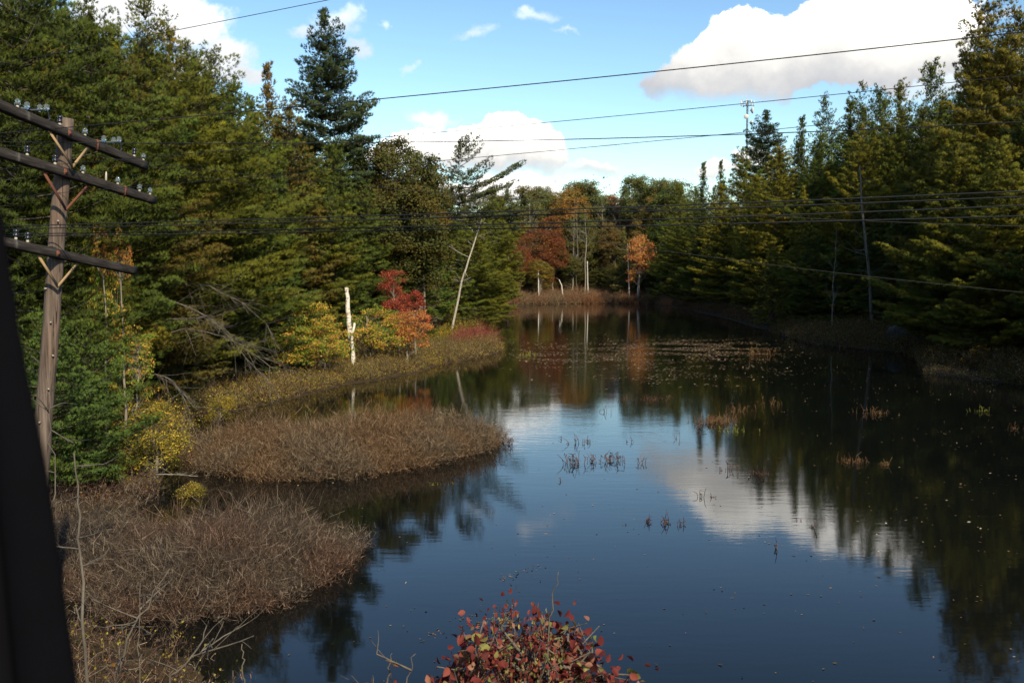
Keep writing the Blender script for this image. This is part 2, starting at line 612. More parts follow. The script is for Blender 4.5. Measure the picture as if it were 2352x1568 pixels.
class Acc:
    def __init__(s):
        s.V, s.Q, s.T, s.n, s.mq, s.mt = [], [], [], 0, [], []
        s.spray = None

    def add(s, V, Q=None, T=None, mi=0):
        V = np.asarray(V, float).reshape(-1, 3)
        if Q is not None and len(Q):
            s.Q.append(np.asarray(Q) + s.n)
            s.mq.append(np.full(len(Q), mi))
        if T is not None and len(T):
            s.T.append(np.asarray(T) + s.n)
            s.mt.append(np.full(len(T), mi))
        s.V.append(V)
        s.n += len(V)
        return s

    def prisms(s, *a, mi=0, **k):
        V, Q = prisms(*a, **k)
        return s.add(V, Q, mi=mi)

    def tube(s, pts, rad, sides=8, cap=True, mi=0):
        V, Q, T = tube(pts, rad, sides, cap)
        return s.add(V, Q, T, mi)

    def box(s, c, ax, ay, az, mi=0):
        """centre and three half-axis vectors"""
        c, ax, ay, az = (np.asarray(v, float) for v in (c, ax, ay, az))
        V = [c + i * ax + j * ay + k * az for i in (-1, 1) for j in (-1, 1) for k in (-1, 1)]
        Q = [(0, 1, 3, 2), (4, 6, 7, 5), (0, 4, 5, 1), (2, 3, 7, 6), (0, 2, 6, 4), (1, 5, 7, 3)]
        return s.add(V, Q, mi=mi)

    def lathe(s, base, axis, prof, sides=10, mi=0):
        base = np.asarray(base, float)
        pts = [base + np.asarray(axis, float) * h for h, r in prof]
        return s.tube(np.array(pts), np.array([r for h, r in prof]), sides, True, mi)

    def mesh(s, name, mats, smooth=False):
        if not isinstance(mats, (list, tuple)):
            mats = [mats]
        fs, mi = [], []
        if s.Q:
            fs.append(np.concatenate(s.Q)); mi.append(np.concatenate(s.mq))
        if s.T:
            fs.append(np.concatenate(s.T)); mi.append(np.concatenate(s.mt))
        me = mesh_np(name, np.concatenate(s.V), fs, mats, np.concatenate(mi), smooth)
        if s.spray is not None:
            at_ = me.attributes.new('spray', 'FLOAT_VECTOR', 'POINT')
            at_.data.foreach_set('vector', s.spray.astype(np.float32).ravel())
        return me


def ribbons(rng, p0, p1, w0, w1):
    d = norm(p1 - p0)
    s = norm(np.cross(d, rng.normal(size=d.shape)))
    w0 = np.broadcast_to(w0, (len(p0),))[:, None] * .5
    w1 = np.broadcast_to(w1, (len(p0),))[:, None] * .5
    V = np.stack([p0 - s * w0, p0 + s * w0, p1 + s * w1, p1 - s * w1], 1).reshape(-1, 3)
    Q = np.arange(len(p0))[:, None] * 4 + np.array([[0, 1, 2, 3]])
    return V, Q


def tufts(rng, pos, axis, k, length, width, spread):
    """fans of needle blades; each blade a thin triangle"""
    n = len(pos)
    d = norm(axis[:, None, :] + rng.normal(size=(n, k, 3)) * spread)
    L = length * rng.uniform(.7, 1.2, (n, k, 1))
    s = norm(np.cross(d, rng.normal(size=(n, k, 3)))) * width * .5
    b = pos[:, None, :] + d * L * rng.uniform(-.1, .15, (n, k, 1))
    V = np.stack([b - s, b + s, b + d * L], 2).reshape(-1, 3)
    T = np.arange(n * k)[:, None] * 3 + np.array([[0, 1, 2]])
    return V, T


def leaves(rng, pos, size, up=.6, fold=.35):
    """folded diamond leaves"""
    n = len(pos)
    nr = norm(rng.normal(size=(n, 3)) + np.array([0, 0, up]))
    d = norm(np.cross(nr, rng.normal(size=(n, 3))))
    s = np.cross(nr, d)
    L = (size * rng.uniform(.65, 1.25, n))[:, None]
    wv = L * .38
    V = np.stack([pos, pos + d * L * .5 + s * wv + nr * wv * fold, pos + d * L, pos + d * L * .5 - s * wv + nr * wv * fold], 1).reshape(-1, 3)
    b = np.arange(n)[:, None] * 4
    return V, np.concatenate([b + np.array([[0, 1, 2]]), b + np.array([[0, 2, 3]])])


def leaves_oval(rng, pos, size, up=.3):
    """pointed oval leaves folded on the midrib, eight corners"""
    n = len(pos)
    nr = norm(rng.normal(size=(n, 3)) + np.array([0, 0, up]))
    d = norm(np.cross(nr, rng.normal(size=(n, 3))))
    s_ = np.cross(nr, d)
    L = (size * rng.uniform(.6, 1.25, n))[:, None]
    prof = [(.22, .26), (.5, .33), (.8, .18)]
    V = [pos]
    for sg in (1, -1):
        for a, w in prof:
            V.append(pos + d * L * a + s_ * L * w * sg + nr * L * (w * .45 - a * a * .15))
    V.append(pos + d * L - nr * L * .16)
    V.append(pos + d * L * .5 - nr * L * .02)
    V = np.stack(V, 1).reshape(-1, 3)
    b = np.arange(n)[:, None] * 9
    T = [(0, 8, 1), (1, 8, 2), (2, 8, 3), (3, 8, 7), (0, 4, 8), (4, 5, 8), (5, 6, 8), (6, 7, 8)]
    return V, np.concatenate([b + np.array([t]) for t in T])


# ------------------------------------------------------------------ tree makers (unit: metres, base at origin)
def make_pine(seed, H, R, cb, prof='pine', flag=0.0, k=9, nl=.24, nw=.035, dens=1.0, dead=0.3, sparse=0.0, trunk_r=None, droop=0.0, lean=0.0, bark='bark_dark', sub=.34, whorl=.80, puff=1.0):
    rng = np.random.default_rng(seed)
    tr = trunk_r or H * .011 + .05
    wood = Acc()
    zs = np.linspace(-.4, H, 14)
    wob = np.cumsum(rng.normal(size=(14, 2)) * .045, axis=0) * H / 25
    cx = wob[:, 0] + lean * (zs / H) ** 1.3 * H * .1
    cy = wob[:, 1]
    tp = np.stack([cx, cy, zs], 1)
    wood.tube(tp, tr * (1 - np.clip(zs / H, 0, 1)) ** .8 + .015, 9)

    def axis_at(z):
        return np.array([np.interp(z, zs, cx), np.interp(z, zs, cy), z])
    TP, TA, TN = [], [], []
    z = cb * H * .98
    bp0, bp1, br0, br1 = [], [], [], []
    while z < H - .25:
        t = (z / H - cb) / (1 - cb)
        t = min(max(t, 0), 1)
        if prof == 'pine':
            env = (1 - t) ** .8 * (.6 + .4 * min(1, t * 3.5)) * 1.08 + .09
        elif prof == 'cone':
            env = (1 - t) ** 1.05 * .97 + .05
        else:   # flat plumes of an old pine
            env = (.45 + .75 * math.sin(math.pi * min(1, t * .85 + .12))) * (1.02 - t ** 3)
        nb = rng.integers(4, 7) if prof != 'plume' else rng.integers(3, 6)
        a0 = rng.uniform(0, 6.28)
        for i in range(nb):
            if rng.random() < sparse:
                continue
            az = a0 + 6.283 * i / nb + rng.normal() * .3
            L = R * env * rng.uniform(.62, 1.22)
            if rng.random() < .12:
                L *= 1.25
            L *= 1 + flag * math.cos(az)
            if L < .15:
                continue
            el = math.radians(2 + 52 * t ** 2.2 + rng.normal() * 7) - droop * (1 - t)
            dh = np.array([math.cos(az), math.sin(az), 0])
            b0 = axis_at(z + rng.normal() * .12)
            m = max(3, int(L / .7) + 2)
            s = np.linspace(0, 1, m)
            curve = (.16 + .14 * t) * L * s ** 2.2 - .05 * L * np.sin(s * 3.14)
            side = np.array([-dh[1], dh[0], 0]) * rng.normal() * .10 * L
            pts = b0 + dh * (s * L * math.cos(el))[:, None] + np.array([0, 0, 1]) * (s * L * math.sin(el) + curve)[:, None] + side * (s ** 2)[:, None]
            r = (.012 + L * .011) * (1 - s) + .006
            bp0.append(pts[:-1]); bp1.append(pts[1:]); br0.append(r[:-1]); br1.append(r[1:])
            # soft pads of needles along the outer part of the bough
            step = .55 * puff
            s0 = .30 + .15 * rng.random() * (1 - t)
            ns = max(1, int(L * (1 - s0) / step + .5))
            for q in range(ns + 1):
                ss_ = s0 + (1 - s0) * (q / max(ns, 1))
                bpz = np.array([np.interp(ss_, s, pts[:, c]) for c in range(3)])
                wid = min(1.0, .28 * L) * math.sin(math.pi * min(.96, .25 + .7 * (ss_ - s0) / (1 - s0 + .01)))
                for sg in ((0,) if (wid < .32 or q == ns) else (-1, 1)):
                    lat = np.array([-dh[1], dh[0], .12 * rng.normal()]) * sg * wid * rng.uniform(.6, 1.15)
                    c0 = bpz + lat + np.array([0, 0, .10]) + rng.normal(size=3) * .07
                    rp_ = (.22 + .055 * L) * puff * rng.uniform(.75, 1.25) * (1 - .28 * t)
                    nt = max(9, int(dens * 150 * rp_ * rp_))
                    v = norm(rng.normal(size=(nt, 3)) + np.array([0, 0, .35]))
                    ax3 = norm(pts[-1] - pts[-2])
                    if sg:
                        ax3 = norm(ax3 + np.array([-dh[1], dh[0], 0]) * sg * .8)
                    rad = rng.uniform(.55, 1.0, (nt, 1)) ** .7
                    zq = .36 + .45 * t * t
                    off_ = v * rad * np.array([rp_, rp_, rp_ * zq]) + dh * v[:, :1] * 0
                    off_ += ax3 * (v @ ax3)[:, None] * rp_ * .75
                    TP.append(c0 + off_)
                    TA.append(v * .45 + ax3 * .65 + np.array([0, 0, .5]) + rng.normal(size=(nt, 3)) * .2)
                    TN.append(v * np.array([1, 1, 1.35]) + np.array([0, 0, .15]))
                    if sg:
                        bp0.append(bpz[None]); bp1.append(c0[None]); br0.append([.010]); br1.append([.004])
        z += whorl * rng.uniform(.65, 1.35) * (1 - .5 * t) * (H / 22) ** .3
    # leader
    top = axis_at(H)
    u = np.linspace(-.9, .1, 12)[:, None]
    TP.append(top + np.array([0, 0, 1]) * u)
    TA.append(np.repeat(np.array([[0, 0, 1.]]), 12, 0) + rng.normal(size=(12, 3)) * .35)
    TN.append(norm(rng.normal(size=(12, 3)) + np.array([0, 0, .5])))
    # dead lower limbs
    nd = int(dead * 60)
    for i in range(nd):
        zz = rng.uniform(.08, max(cb + .08, .12)) * H
        az = rng.uniform(0, 6.28)
        L = rng.uniform(.35, 1.0) * R * .75
        dh = np.array([math.cos(az), math.sin(az), 0])
        s = np.linspace(0, 1, 6)
        pts = axis_at(zz) + dh * (s * L)[:, None] + np.array([0, 0, 1]) * (s * L * rng.uniform(-.25, .2) - s ** 2 * L * rng.uniform(0, .25))[:, None] + rng.normal(size=(6, 3)) * .05
        pts[0] = axis_at(zz)
        bp0.append(pts[:-1]); bp1.append(pts[1:]); br0.append(np.linspace(.022, .006, 5)); br1.append(np.linspace(.018, .004, 5))
        for j in range(2, 6):
            for _ in range(2):
                dd = dh * .7 + rng.normal(size=3) * .55
                e = pts[j] + dd * L * .16
                bp0.append(pts[j][None]); bp1.append(e[None]); br0.append([.007]); br1.append([.003])
    wood.prisms(np.concatenate(bp0), np.concatenate(bp1), np.concatenate([np.atleast_1d(x) for x in br0]), np.concatenate([np.atleast_1d(x) for x in br1]))
    pos, ax = np.concatenate(TP), norm(np.concatenate(TA))
    fol = Acc()
    V, T = tufts(rng, pos, ax, k, nl, nw, .45)
    fol.add(V, T=T)
    fol.spray = np.repeat(norm(np.concatenate(TN)), 3 * k, 0)
    print('pine', seed, len(pos), len(T))
    return wood.mesh('pine_wood', MAT[bark]), fol.mesh('pine_needles', MAT['needles']), H


def make_broad(seed, H, R, cb, mat, bark='bark_grey', nclus=150, nleaf=90, size=.16, cr=.62, tr=None, gap=.0, flat=.55, lobes=5, oval=False):
    rng = np.random.default_rng(seed)
    wood = Acc()
    tr = tr or H * .012 + .03
    n = 10
    zs = np.linspace(-.3, H * .86, n)
    cx = np.cumsum(rng.normal(size=n)) * .012 * H
    cy = np.cumsum(rng.normal(size=n)) * .012 * H
    cx -= cx[0]; cy -= cy[0]
    wood.tube(np.stack([cx, cy, zs], 1), tr * (1 - np.clip(zs / (H * .9), 0, 1)) ** .8 + .012, 8)
    # lobed crown: cluster centres on the skin of several overlapping lobes
    cz, hz = H * (cb + 1) / 2, H * (1 - cb) / 2
    C = []
    L = [(np.array([0, 0, cz + hz * .25]), .72)]
    for i in range(lobes):
        a = 6.283 * i / lobes + rng.normal() * .4
        q = rng.uniform(.35, .6)
        L.append((np.array([math.cos(a) * R * q, math.sin(a) * R * q, cz + hz * rng.uniform(-.62, .55)]), rng.uniform(.4, .62)))
    while len(C) < nclus:
        c, s = L[rng.integers(len(L))]
        v = rng.normal(size=3)
        v /= np.linalg.norm(v)
        if v[2] < -.5:
            continue
        rr = rng.uniform(.55, 1.02) ** .6
        p = c + v * np.array([R, R, hz]) * s * rr
        if rng.random() < gap:
            continue
        if p[2] < H * cb * .9:
            continue
        C.append(p)
    C = np.array(C)
    p0, p1, r0, r1 = [], [], [], []
    for c in C:
        hd = math.hypot(c[0], c[1])
        zb = min(max(c[2] - hd * rng.uniform(.5, .9), H * cb * .55), H * .84)
        b = np.array([np.interp(zb, zs, cx), np.interp(zb, zs, cy), zb])
        s = np.linspace(0, 1, 5)[:, None]
        mid = (b + c) / 2 + np.array([0, 0, -.06 * hd]) + rng.normal(size=3) * .08
        pts = b * (1 - s) ** 2 + mid * 2 * s * (1 - s) + c * s ** 2
        rr = np.linspace(.014 + .008 * hd, .005, 5)
        p0.append(pts[:-1]); p1.append(pts[1:]); r0.append(rr[:-1]); r1.append(rr[1:])
        for _ in range(3):
            e = c + rng.normal(size=3) * cr * .6
            p0.append(c[None]); p1.append(e[None]); r0.append([.005]); r1.append([.003])
    wood.prisms(np.concatenate(p0), np.concatenate(p1), np.concatenate(r0), np.concatenate(r1))
    k = rng.poisson(nleaf, len(C)) + 3
    cen = np.repeat(C, k, 0)
    off_ = rng.normal(size=(len(cen), 3)) * np.array([cr, cr, cr * flat]) * .55
    # drape: clusters lower towards their rim
    off_[:, 2] -= .25 * np.hypot(off_[:, 0], off_[:, 1])
    V, T = (leaves_oval if oval else leaves)(rng, cen + off_, size)
    f = Acc().add(V, T=T)
    nn = norm(off_ / cr * 1.2 + norm(cen - np.array([0, 0, cz])) * .7 + np.array([0, 0, .3]))
    f.spray = np.repeat(nn, len(V) // len(cen), 0)
    print('broad', seed, len(cen))
    return wood.mesh('broad_wood', MAT[bark]), f.mesh('broad_leaves', mat if not isinstance(mat, str) else MAT[mat]), H


def rec(rng, A, p, d, L, r, depth, up=.15, wild=.35, split=(2, 4)):
    m = 4
    pts = [p]
    for i in range(m):
        d = d + rng.normal(size=3) * wild * .35 + np.array([0, 0, up * .25])
        d = d / np.linalg.norm(d)
        pts.append(pts[-1] + d * L / m)
    rr = np.linspace(r, r * .55, m + 1)
    for i in range(m):
        A.append((pts[i], pts[i + 1], rr[i], rr[i + 1]))
    if depth > 0:
        for _ in range(rng.integers(*split)):
            j = rng.integers(1, m + 1)
            nd = d + rng.normal(size=3) * wild * 1.5
            nd /= np.linalg.norm(nd)
            rec(rng, A, pts[j], nd, L * rng.uniform(.5, .75), rr[j] * .6, depth - 1, up, wild, split)


def make_bare(seed, H, depth=4, r=.12, spread=.5, bark='bark_grey', cb=.3, nb=14, lean=0.0, blen=.33, up=.3):
    rng = np.random.default_rng(seed)
    wood = Acc()
    n = 12
    zs = np.linspace(-.3, H, n)
    cx = np.cumsum(rng.normal(size=n)) * .008 * H
    cx = cx - cx[0] + lean * zs
    cy = np.cumsum(rng.normal(size=n)) * .006 * H
    rad = r * (1 - np.clip(zs / H, 0, 1)) ** .75 + .008
    wood.tube(np.stack([cx, cy, zs], 1), rad, 8)
    A = []
    for i in range(nb):
        z = H * rng.uniform(cb, .98)
        az = rng.uniform(0, 6.28)
        d = np.array([math.cos(az) * spread, math.sin(az) * spread, .5])
        d /= np.linalg.norm(d)
        rec(rng, A, np.array([np.interp(z, zs, cx), np.interp(z, zs, cy), z]), d, H * blen * (1.15 - z / H), np.interp(z, zs, rad) * .5, depth - 2, up)
    if A:
        wood.prisms(np.array([a[0] for a in A]), np.array([a[1] for a in A]), np.array([a[2] for a in A]), np.array([a[3] for a in A]))
    return wood.mesh('bare_wood', MAT[bark]), None, H


# ------------------------------------------------------------------ land and water
def pl(*pts):
    return np.array([(p[0], p[1]) for p in pts], float)


POND = pl((60, 9.5), (0, 9.5), (-2, 11), (-3.4, 13.6), (-5, 15.6), (-7.5, 17.2), (-9, 21), (-9.5, 26), (-10.8, 29), (-10.2, 33),
          (-12, 38), (-13.5, 43), onz(540, 945), onz(640, 928), onz(800, 885), onz(950, 862), onz(1020, 838), onz(1100, 826), onz(1160, 808),
          onz(1150, 790), onz(1090, 772), onz(1130, 745), onz(1130, 722), onz(1170, 706), onz(1250, 699), onz(1380, 697), onz(1500, 698), onz(1560, 708),
          onz(1650, 728), onz(1750, 757), onz(1850, 788), onz(1960, 800), onz(2080, 812), onz(2130, 862), onz(2240, 876), onz(2352, 884), (30, 42), (31, 25), (34, 12))
M1 = pl(onz(455, 1085), onz(600, 1108), onz(820, 1100), onz(1000, 1068), onz(1120, 1036), onz(1165, 1015), onz(1120, 1000), onz(960, 1000), onz(700, 1012), onz(430, 1030))
M2 = pl(onz(130, 1350), onz(250, 1420), onz(450, 1432), onz(620, 1402), onz(740, 1345), onz(820, 1282), onz(835, 1255), onz(700, 1248), onz(400, 1248), onz(110, 1255))


def sdist(poly, x, y):
    """signed distance, positive inside"""
    x = np.asarray(x, float); y = np.asarray(y, float)
    ins = np.zeros(x.shape, bool)
    best = np.full(x.shape, 1e9)
    n = len(poly)
    for i in range(n):
        ax, ay = poly[i]; bx, by = poly[(i + 1) % n]
        dx, dy = bx - ax, by - ay
        t = np.clip(((x - ax) * dx + (y - ay) * dy) / (dx * dx + dy * dy + 1e-12), 0, 1)
        best = np.minimum(best, np.hypot(x - ax - t * dx, y - ay - t * dy))
        with np.errstate(divide='ignore', invalid='ignore'):
            c = ((ay > y) != (by > y)) & (x < (bx - ax) * (y - ay) / (by - ay + 1e-12) + ax)
        ins ^= c
    return np.where(ins, best, -best)


def height(x, y):
    x = np.asarray(x, float); y = np.asarray(y, float)
    sp = -sdist(POND, x, y)
    sm = np.maximum(sdist(M1, x, y), sdist(M2, x, y))
    v = np.maximum(sp - .25, np.minimum(sm - .55, 1.2))
    slope = np.where(x > 5, .085, .035)
    cap = np.where(x > 5, 9.0, 4.0)
    land = .02 + .22 * np.clip(v / 3, 0, 1) + np.minimum(slope * np.maximum(v - 4, 0), cap)
    land += .12 * np.sin(x * .9 + np.sin(y * .7)) * np.sin(y * .8) * np.clip(v / 3, 0, 1)
    land += .12 * np.clip(v - 28, 0, 90)
    bed = np.maximum(-1.3, v * .5)
    z = np.where(v > 0, land, bed)
    emb = 4.6 - .62 * np.maximum(y - 1.5, 0)
    emb = np.where(y < 11, emb, -9)
    return np.maximum(z, emb)


def gz(x, y):
    return float(height(np.array([x]), np.array([y]))[0])


gx = np.concatenate([-2000 * np.linspace(1, 0, 26)[:-1] ** 2.2 - 90, np.linspace(-90, -20, 70)[:-1], np.linspace(-20, 40, 170)[:-1], np.linspace(40, 110, 60)[:-1], 110 + 2000 * np.linspace(0, 1, 26) ** 2.2])
gy = np.concatenate([-300 * np.linspace(1, 0, 14)[:-1] ** 2 - 6, np.linspace(-6, 60, 190)[:-1], np.linspace(60, 280, 170)[:-1], 280 + 2600 * np.linspace(0, 1, 26) ** 2.2])
GX, GY = np.meshgrid(gx, gy)
GZ = height(GX.ravel(), GY.ravel())
nx_, ny_ = len(gx), len(gy)
ii = (np.arange(ny_ - 1)[:, None] * nx_ + np.arange(nx_ - 1)[None]).ravel()
gq = np.stack([ii, ii + 1, ii + 1 + nx_, ii + nx_], 1)
tag(obj('ground', mesh_np('ground', np.stack([GX.ravel(), GY.ravel(), GZ], 1), [gq], [MAT['ground']], None, True)), kind='structure')
wv = [(-16, 8.5, 0), (36, 8.5, 0), (45, 60, 0), (60, 130, 0), (50, 250, 0), (-30, 250, 0), (-30, 60, 0), (-16, 40, 0)]
tag(obj('water', mesh_np('water', wv, [np.array([[0, 1, 2, 3, 4, 5, 6, 7]])], [MAT['water']])), kind='structure')


def inpoly(rng, poly, n):
    lo, hi = poly.min(0), poly.max(0)
    out = []
    tot = 0
    while tot < n:
        p = rng.uniform(lo, hi, (n, 2))
        p = p[sdist(poly, p[:, 0], p[:, 1]) > 0]
        out.append(p); tot += len(p)
    return np.concatenate(out)[:n]


def area(poly):
    x, y = poly[:, 0], poly[:, 1]
    return .5 * abs(np.dot(x, np.roll(y, 1)) - np.dot(y, np.roll(x, 1)))


def thicket(name, poly, h, dens, twig, leafmat=None, nleaf=0, lsize=.05, tw=.012, lean=.35, edge=1.0, seed=1, label=None, cat='thicket', side=6, curl=.34, tl=1.0):
    """a mass of thin branching stems, with or without small leaves"""
    rng = np.random.default_rng(seed)
    n = int(area(poly) * dens)
    p = inpoly(rng, poly, n)
    sd = sdist(poly, p[:, 0], p[:, 1])
    c = poly.mean(0)
    out = p - c
    out = out / np.maximum(np.linalg.norm(out, axis=1, keepdims=True), .01)
    k = np.clip(sd / edge, 0, 1)
    lump = .8 + .28 * np.sin(p[:, 0] * 1.7 + np.sin(p[:, 1] * 1.3) * 1.5) * np.sin(p[:, 1] * 1.4 + 1)
    H = h * (.42 + .58 * np.sqrt(k)) * rng.uniform(.7, 1.15, n) * lump
    z0 = height(p[:, 0], p[:, 1])
    base = np.stack([p[:, 0], p[:, 1], np.maximum(z0, 0) - .03], 1)
    d = np.stack([rng.normal(size=n) * lean, rng.normal(size=n) * lean, np.ones(n)], 1)
    d[:, :2] += out * ((1 - k) * .55)[:, None]
    d = norm(d)
    segs0, segs1, w0, w1, tips = [], [], [], [], []
    cur = base
    S = 4
    nodes = [base]
    for s in range(S):
        d = norm(d + rng.normal(size=(n, 3)) * curl + np.array([0, 0, .05]))
        nxt = cur + d * (H / S)[:, None]
        segs0.append(cur); segs1.append(nxt)
        w0.append(np.full(n, tw * (1.25 - s * .22))); w1.append(np.full(n, tw * (1.03 - s * .22)))
        cur = nxt
        nodes.append(nxt)
    for j in range(side):
        s = rng.integers(1, S + 1, n)
        st = np.choose(s[:, None], nodes)
        dd = norm(d * .5 + rng.normal(size=(n, 3)) * .6 + np.array([0, 0, .35]))
        L = (H * rng.uniform(.16, .36, n) * tl)[:, None]
        m = st + dd * L * .5
        dd2 = norm(dd + rng.normal(size=(n, 3)) * .4 + np.array([0, 0, .1]))
        e = m + dd2 * L * .6
        segs0 += [st, m]; segs1 += [m, e]
        w0 += [np.full(n, tw * .6), np.full(n, tw * .5)]; w1 += [np.full(n, tw * .5), np.full(n, tw * .3)]
        tips += [m, e]
        nodes_e = norm(dd2 + rng.normal(size=(n, 3)) * .8)
        e2 = m + nodes_e * L * .45
        segs0.append(m); segs1.append(e2); w0.append(np.full(n, tw * .4)); w1.append(np.full(n, tw * .25)); tips.append(e2)
    a = Acc()
    V, Q = ribbons(rng, np.concatenate(segs0), np.concatenate(segs1), np.concatenate(w0), np.concatenate(w1))
    a.add(V, Q, mi=0)
    mats = [MAT[twig]]
    if leafmat and nleaf:
        t = np.concatenate(tips)
        idx = rng.integers(0, len(t), int(area(poly) * nleaf))
        V, T = leaves(rng, t[idx] + rng.normal(size=(len(idx), 3)) * .03, lsize)
        a.add(V, T=T, mi=1)
        mats.append(MAT[leafmat])
    print('thicket', name, n, a.n)
    return tag(obj(name, a.mesh(name, mats)), label, cat, kind='stuff')


def rim(pxs, back, front=None):
    """polygon on the ground from photo points along the front and a list along the back"""
    return pl(*[onz(*p) for p in pxs], *[onz(*p) for p in back])


thicket('twiggy_thicket', M2, 1.3, 165, 'twig_grey', 'shrub_rust', 40, .03, .0105, seed=11, edge=1.6, side=9, lean=.5, curl=.5, tl=1.5,
        label='grey brown leafless thicket on the nearer low mound in the pond')
thicket('twiggy_thicket', M1, 1.3, 125, 'twig_brown', 'shrub_rust', 70, .04, .0125, seed=12, edge=1.8, side=8, lean=.5, curl=.45, tl=1.4,
        label='russet brown twiggy thicket on the farther mound reaching into the pond')
mid = pl((-9.6, 21.5), (-10.2, 24.0), (-9.6, 26.5), (-10.2, 28.8), (-11.5, 30), (-14, 27), (-13, 19))
thicket('tangled_brush', mid, .9, 60, 'twig_grey', 'shrub_rust', 110, .045, .012, seed=13, lean=.7, side=6,
        label='tangled bare brush with rusty leaves between the two mounds and the left bank', cat='brush')
yb = pl((-10.5, 30), (-12.2, 37), (-13.8, 43), (-19, 44), (-17, 33), (-13.5, 28.5))
thicket('yellow_shrubs', yb, 1.6, 20, 'twig_brown', 'shrub_yellow', 220, .075, .014, seed=14, lean=.5, side=8,
        label='yellow green leafy shrubs along the bank behind the mounds', cat='shrubs')
bank = pl((-13.6, 43.2), onz(550, 940), onz(640, 922), onz(800, 880), onz(950, 857), onz(1020, 833), onz(1030, 800), onz(900, 806), onz(760, 838), onz(640, 862), (-17, 56), (-19, 48))
thicket('autumn_shrubs', bank, 1.0, 34, 'twig_brown', 'shrub_yellow', 330, .055, .018, seed=15, lean=.45, side=6,
        label='brown and russet shrub belt along the left shore below the birch stub', cat='shrubs')
bank2 = pl(onz(600, 880), onz(760, 842), onz(900, 808), onz(1020, 800), onz(1080, 778), (-7, 99), (-12, 92), (-17, 80), (-22, 66), (-22, 58))
thicket('yellow_shrubs', bank2, 1.1, 16, 'twig_brown', 'shrub_yellow', 640, .095, .022, seed=16, lean=.5, side=7,
        label='gold and olive leafy shrubs at the foot of the left wood', cat='shrubs')
spit = pl(onz(1015, 836), onz(1100, 824), onz(1158, 806), onz(1148, 792), onz(1092, 774), onz(1050, 780), onz(1020, 795))
thicket('autumn_shrubs', spit, 1.1, 22, 'twig_brown', 'shrub_yellow', 170, .06, .022, seed=17, lean=.45, side=6,
        label='russet shrubs on the little point where the left shore ends', cat='shrubs')
spit_r = pl(onz(1035, 806), onz(1135, 797), onz(1130, 780), onz(1050, 784))
thicket('red_shrubs', spit_r, 1.75, 22, 'twig_red', 'maple_red', 45, .05, .024, seed=18, lean=.4, side=7,
        label='dull crimson shrubs on the point below the leaning birch', cat='shrubs')
bank3 = pl(onz(1092, 772), onz(1130, 745), onz(1130, 722), onz(1168, 707), (-4, 215), (-16, 205), (-12, 140), (-9, 104))
thicket('olive_shrubs', bank3, 1.6, 5, 'twig_brown', 'shrub_yellow', 120, .12, .04, seed=19, lean=.5, side=6,
        label='olive and russet shrubs on the left shore beyond the point', cat='shrubs')
far1 = pl(onz(1150, 703), onz(1250, 699), onz(1380, 697), onz(1500, 698), onz(1540, 703), (36, 236), (20, 242), (0, 240), (-9, 225))
thicket('dry_sedge', far1, 2.3, 14, 'sedge', 'sedge', 40, .12, .05, seed=20, lean=.3, side=5,
        label='reddish brown sedge belt along the far end of the pond', cat='sedge')
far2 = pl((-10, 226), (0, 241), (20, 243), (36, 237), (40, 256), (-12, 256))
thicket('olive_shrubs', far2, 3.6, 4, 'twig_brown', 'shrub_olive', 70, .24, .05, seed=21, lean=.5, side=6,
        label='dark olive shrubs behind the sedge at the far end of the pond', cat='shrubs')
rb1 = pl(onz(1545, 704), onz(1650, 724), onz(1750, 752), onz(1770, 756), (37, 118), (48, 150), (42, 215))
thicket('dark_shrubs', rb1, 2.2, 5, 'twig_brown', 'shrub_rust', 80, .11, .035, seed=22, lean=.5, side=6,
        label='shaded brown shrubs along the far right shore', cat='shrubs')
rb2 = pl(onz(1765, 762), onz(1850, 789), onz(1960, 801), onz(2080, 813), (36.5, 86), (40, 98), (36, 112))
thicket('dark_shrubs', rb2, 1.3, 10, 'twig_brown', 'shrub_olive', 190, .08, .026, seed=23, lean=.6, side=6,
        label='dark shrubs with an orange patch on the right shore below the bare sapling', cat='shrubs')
rb3 = pl(onz(2125, 861), onz(2240, 874), onz(2300, 879), (27, 64), (33, 74), (33, 82))
thicket('tan_grass', rb3, .62, 40, 'twig_grey', 'shrub_yellow', 100, .055, .018, seed=24, lean=.3, side=5,  # darker twig tone: tree shade on the grass is put into the colour
        label='tan grass tufts with yellow leaves at the near end of the right shore', cat='grass')
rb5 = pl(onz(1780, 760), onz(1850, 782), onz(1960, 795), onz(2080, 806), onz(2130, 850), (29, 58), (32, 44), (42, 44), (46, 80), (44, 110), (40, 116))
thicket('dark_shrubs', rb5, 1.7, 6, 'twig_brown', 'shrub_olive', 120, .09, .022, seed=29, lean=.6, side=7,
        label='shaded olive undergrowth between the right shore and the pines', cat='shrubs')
rb4 = pl(onz(2270, 877), onz(2352, 884), (30, 45), (36, 45), (38, 70), (30, 66))
thicket('yellow_shrubs', rb4, 1.3, 14, 'twig_grey', 'shrub_olive', 300, .075, .02, seed=25, lean=.45, side=7,
        label='yellow green bushes at the right shore close to the frame edge', cat='shrubs')
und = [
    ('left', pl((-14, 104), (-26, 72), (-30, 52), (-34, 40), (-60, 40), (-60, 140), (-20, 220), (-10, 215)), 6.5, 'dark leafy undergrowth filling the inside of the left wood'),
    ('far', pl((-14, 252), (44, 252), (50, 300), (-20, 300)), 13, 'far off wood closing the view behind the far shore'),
    ('right', pl((46, 240), (56, 150), (46, 110), (44, 86), (42, 60), (70, 60), (90, 150), (80, 260)), 7.5, 'dark leafy undergrowth filling the inside of the right wood')]
